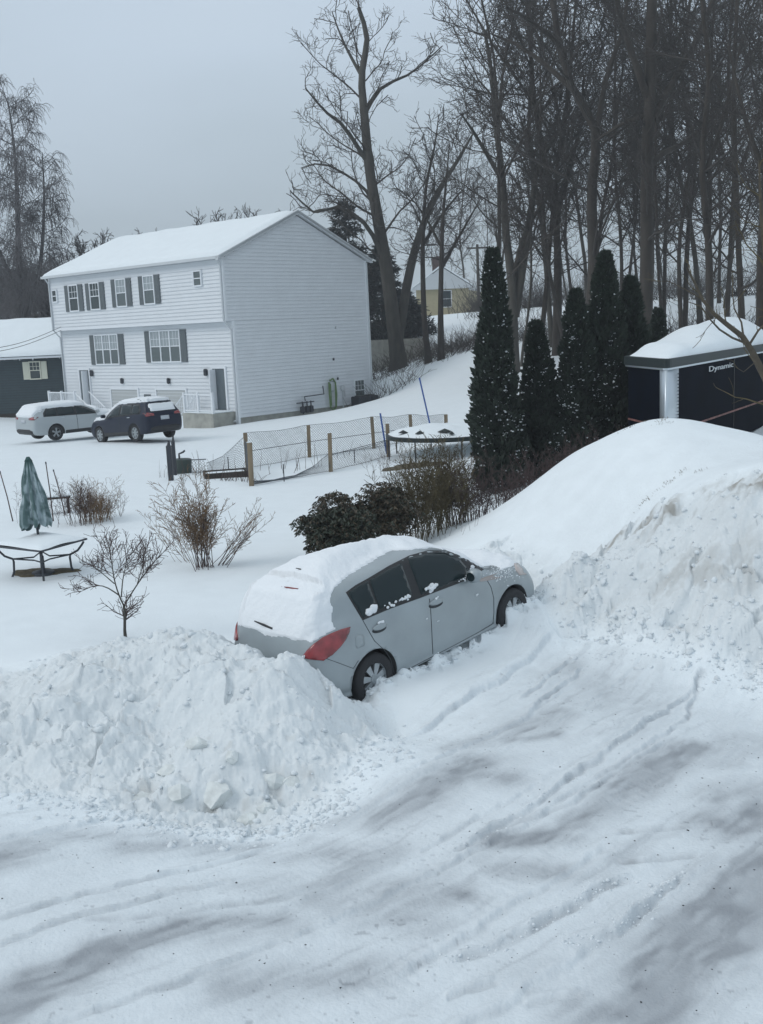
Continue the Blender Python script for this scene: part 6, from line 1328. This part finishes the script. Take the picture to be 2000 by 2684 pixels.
# dry stalks poking through the snow of the mound and yard
def stalks(name, pts, n, h, mt, seed, spread=.25, r=.003, sc=.1):
    rg = np.random.default_rng(seed); q = np.array([tuple(at(*p))[:2] for p in pts]).repeat(n, 0); m_ = len(q)
    x = q[:, 0] + rg.normal(0, sc, m_); y = q[:, 1] + rg.normal(0, sc * .6, m_); z = terrain(x, y)[0]; p = np.stack([x, y, z - .02], 1); d = np.stack([rg.normal(0, spread, m_), rg.normal(0, spread, m_), np.ones(m_)], 1); L = h * rg.uniform(.4, 1.2, m_); C = [p]
    for i in range(4): d = d + rg.normal(0, .12, d.shape); d /= np.linalg.norm(d, axis=1)[:, None]; p = p + d * (L / 4)[:, None]; C.append(p)
    V, F = tubes_np([(np.stack(C, 1), np.tile(np.linspace(r, r * .4, 5), (m_, 1)))], 3); o = link(name, npmesh(name, V, F), mt); tag(o, kind='stuff'); return o
stalks('grass_tufts', [(1650,1160,17.9),(1690,1140,17.9),(1735,1135,17.6),(1740,1120,17.8),(1740,1152,17.4)], 26, .05, 'grass', 1, .6, .004, .07)
stalks('grass_tufts', [(1690,1228,15.6),(1745,1215,15.6),(1700,1222,15.6),(1790,1205,15.7),(1760,1210,15.6),(1835,1205,15.4)], 26, .05, 'grass', 2, .6, .004, .06)
stalks('dry_stalks', [(1185,1400,19.0),(1172,1395,19.2),(1250,1390,18.7),(1235,1400,18.6)], 2, .35, 'plum', 3, .3, .003, .08)
stalks('garden_stalks', [(525,1210,32.5),(535,1205,32.5),(545,1215,32),(620,1225,31),(770,1195,33),(780,1200,33),(790,1210,32.5),(835,1200,33),(740,1215,32),(720,1200,33),(910,1190,35),(560,1235,31),(500,1225,32)], 3, .7, 'plum', 4, .12, .008, .22)
stalks('garden_stalks', [(600,1236,30.8),(615,1238,30.7),(640,1238,30.6),(665,1238,30.4),(672,1225,30.6),(590,1228,31)], 9, .45, 'plum', 5, .5, .007, .15)
stalks('garden_stalks', [(480,1200,33),(470,1240,31),(425,1215,32),(435,1235,31.5)], 5, .5, 'plum', 6, .25, .004, .12)
q = gp(860, 1352); shrub('shrub', gp(1000, 1250), 9, .9, .5, 'plum', 51, 'wispy bare bush beside the trampoline', r=.004, base=.15)
# brush on the slope behind
def brush(name, pts, n, h, mt, seed, sp=.8, r=.012): return stalks(name, pts, n, h, mt, seed, sp, r, 1.3)
brush('hillside_brush', [(1130,905,70),(1180,895,72),(1220,890,72),(1250,880,70),(1080,930,74),(1150,920,68),(1210,910,66),(1000,985,66),(1030,960,70),(1000,1000,62)], 130, 1.5, 'twig', 7, .9, .014)
brush('hillside_brush', [(1300,860,64),(1360,850,64),(1420,840,62),(1480,835,60),(1550,840,58),(1620,845,55),(1750,810,50),(1800,780,52),(1850,775,50),(1900,760,50)], 130, 1.9, 'twigd', 8, .8, .014)
brush('hillside_brush', [(1300,820,90),(1380,815,95),(1450,800,95),(1550,800,92),(1650,790,90),(1750,770,90),(1850,760,85),(1950,750,85),(1250,850,98),(1420,790,110),(1600,770,110),(1800,750,105)], 160, 3.2, 'twigd', 9, .6, .02)
# dry garden clump behind the parasol
CL = 'dry plants behind the parasol'
shrub('dry_plant', gp(250, 1368), 46, .95, .35, 'brown', 61, 'tall brown dry plant clump behind the parasol', r=.006, base=.2, group=CL); shrub('dry_plant', gp(205, 1372), 26, 1.0, .35, 'plum', 62, 'dark purplish dry plants just right of the parasol', r=.006, base=.2, group=CL)
shrub('dry_plant', gp(300, 1352), 14, .75, .5, 'plum', 63, 'thin dry stems at the right end of the dry bed', r=.004, base=.15, group=CL); shrub('dry_plant', gp(262, 1360), 50, .6, .5, 'brown', 64, 'short dense brown tuft in front of the dry bed', r=.006, base=.18, droop=.8, group=CL)
shrub('dry_plant', gp(80, 1372), 14, .85, .3, 'plum', 65, 'dark dry stems left of the parasol', r=.004, base=.15, group=CL)
for (x0, y0), (x1, y1), lab in (((0, 1236), (35, 1365), 'dark leaning garden stake at the left edge'), ((120, 1212), (140, 1365), 'dark upright garden stake behind the parasol'), ((140, 1232), (172, 1350), 'dark leaning stake among the dry plants')):
    a = gp(x1, y1); t_ = at(x0, y0, a.y); o = empty('garden_stake', a, 0, lab, 'stake', 'garden stakes'); b = MB(); b.tube([(0, 0, -.1), (t_ - a) * .5 + Vector((.01, 0, 0)), t_ - a], [.016, .014, .012], 6); b.build('shaft', 'plum', o); b = MB(); b.tube([(t_ - a) * .97, (t_ - a) * 1.01], .018, 6); b.build('knob', 'darkmetal', o)
a = gp(150, 1345); o = empty('garden_bench', a, .25, 'low dark bench with a snow strip beside the parasol', 'bench'); b = MB(); b.box((-.35, -.15, .38), (.35, .15, .42), bev=.01); b.build('seat', 'barkd', o)
b = MB(); b.box((-.34, -.14, .42), (.34, .14, .48), bev=.025); b.build('seat_snow', 'snow', o)
for s in (-.28, .28): b = MB(); b.box((s - .03, -.12, -.1), (s + .03, .12, .38)); b.build('leg', 'barkd', o)
# utility pole and wires on the left
p = at(76, 900, 90); gz = H(p.x, p.y); up = empty('utility_pole', (p.x, p.y, gz), 0, 'utility pole rising above the green house roof', 'utility pole'); hz = at(76, 812, 90).z - gz
b = MB(); b.tube([(0, 0, -.3), (0, 0, hz)], [.16, .12], 8); b.build('shaft', 'bark', up); b = MB(); b.box((-1.2, -.06, hz - .5), (1.2, .06, hz - .36)); b.build('crossarm', 'bark', up)
for s in (-1, -.4, .4, 1): b = MB(); b.tube([(s, 0, hz - .36), (s, 0, hz - .2)], .05, 6); b.build('insulator', 'gutter', up)
for k, (a_, b_) in enumerate((((-200, 915), (160, 857)), ((-200, 925), (160, 866)))):
    A_, B_ = at(*a_, 45), at(*b_, 60); b = MB(); b.tube([A_.lerp(B_, t) - Vector((0, 0, .5 * math.sin(math.pi * t))) for t in np.linspace(0, 1, 14)], .014, 4); o = b.build('overhead_wire', 'black'); tag(o, ['upper of the two thin wires crossing the green house roof', 'lower of the two thin wires crossing the green house roof'][k], 'wire', 'overhead wires')
p = at(1257, 860, 100); gz = H(p.x, p.y); o = empty('utility_pole', (p.x, p.y, gz), 0, 'pale utility pole beside the tallest evergreen, far behind', 'utility pole'); hz = at(1257, 640, 100).z - gz
b = MB(); b.tube([(0, 0, -.3), (0, 0, hz)], [.16, .12], 8); b.build('shaft', 'bark', o); b = MB(); b.box((-.9, -.06, hz - .4), (.9, .06, hz - .25)); b.build('crossarm', 'bark', o)
# pale fence behind the forked tree
a = at(985, 960, 72); o = empty('board_fence', (a.x, a.y, H(a.x, a.y)), .0, 'pale weathered board fence between the house and the forked tree', 'fence'); b = MB(); b.box((-1.2, 0, -.5), (3.3, .06, 2.0))
for x in np.arange(-1.2, 3.3, .18): b.box((x, -.02, -.5), (x + .16, .0, 2.05))
b.build('boards', 'concrete', o)
for x in (-1.2, .9, 3.2): b = MB(); b.box((x, -.1, -.5), (x + .1, .0, 2.15)); b.build('post', 'concrete', o)

# ---------------------------------------------------------------- cold damp air
hz = MB(); hz.box((-330, -40, -8), (330, 440, 48)); ho = hz.build('haze', None); tag(ho, kind='stuff')
hm = bpy.data.materials.new('damp_air'); hm.use_nodes = True; hn = hm.node_tree.nodes; hn.clear(); hout = hn.new('ShaderNodeOutputMaterial'); hv = hn.new('ShaderNodeVolumePrincipled')
hv.inputs['Color'].default_value = (.9, .94, 1, 1); hv.inputs['Density'].default_value = .0013; hv.inputs['Anisotropy'].default_value = .2; hm.node_tree.links.new(hv.outputs[0], hout.inputs['Volume']); ho.data.materials.append(hm)
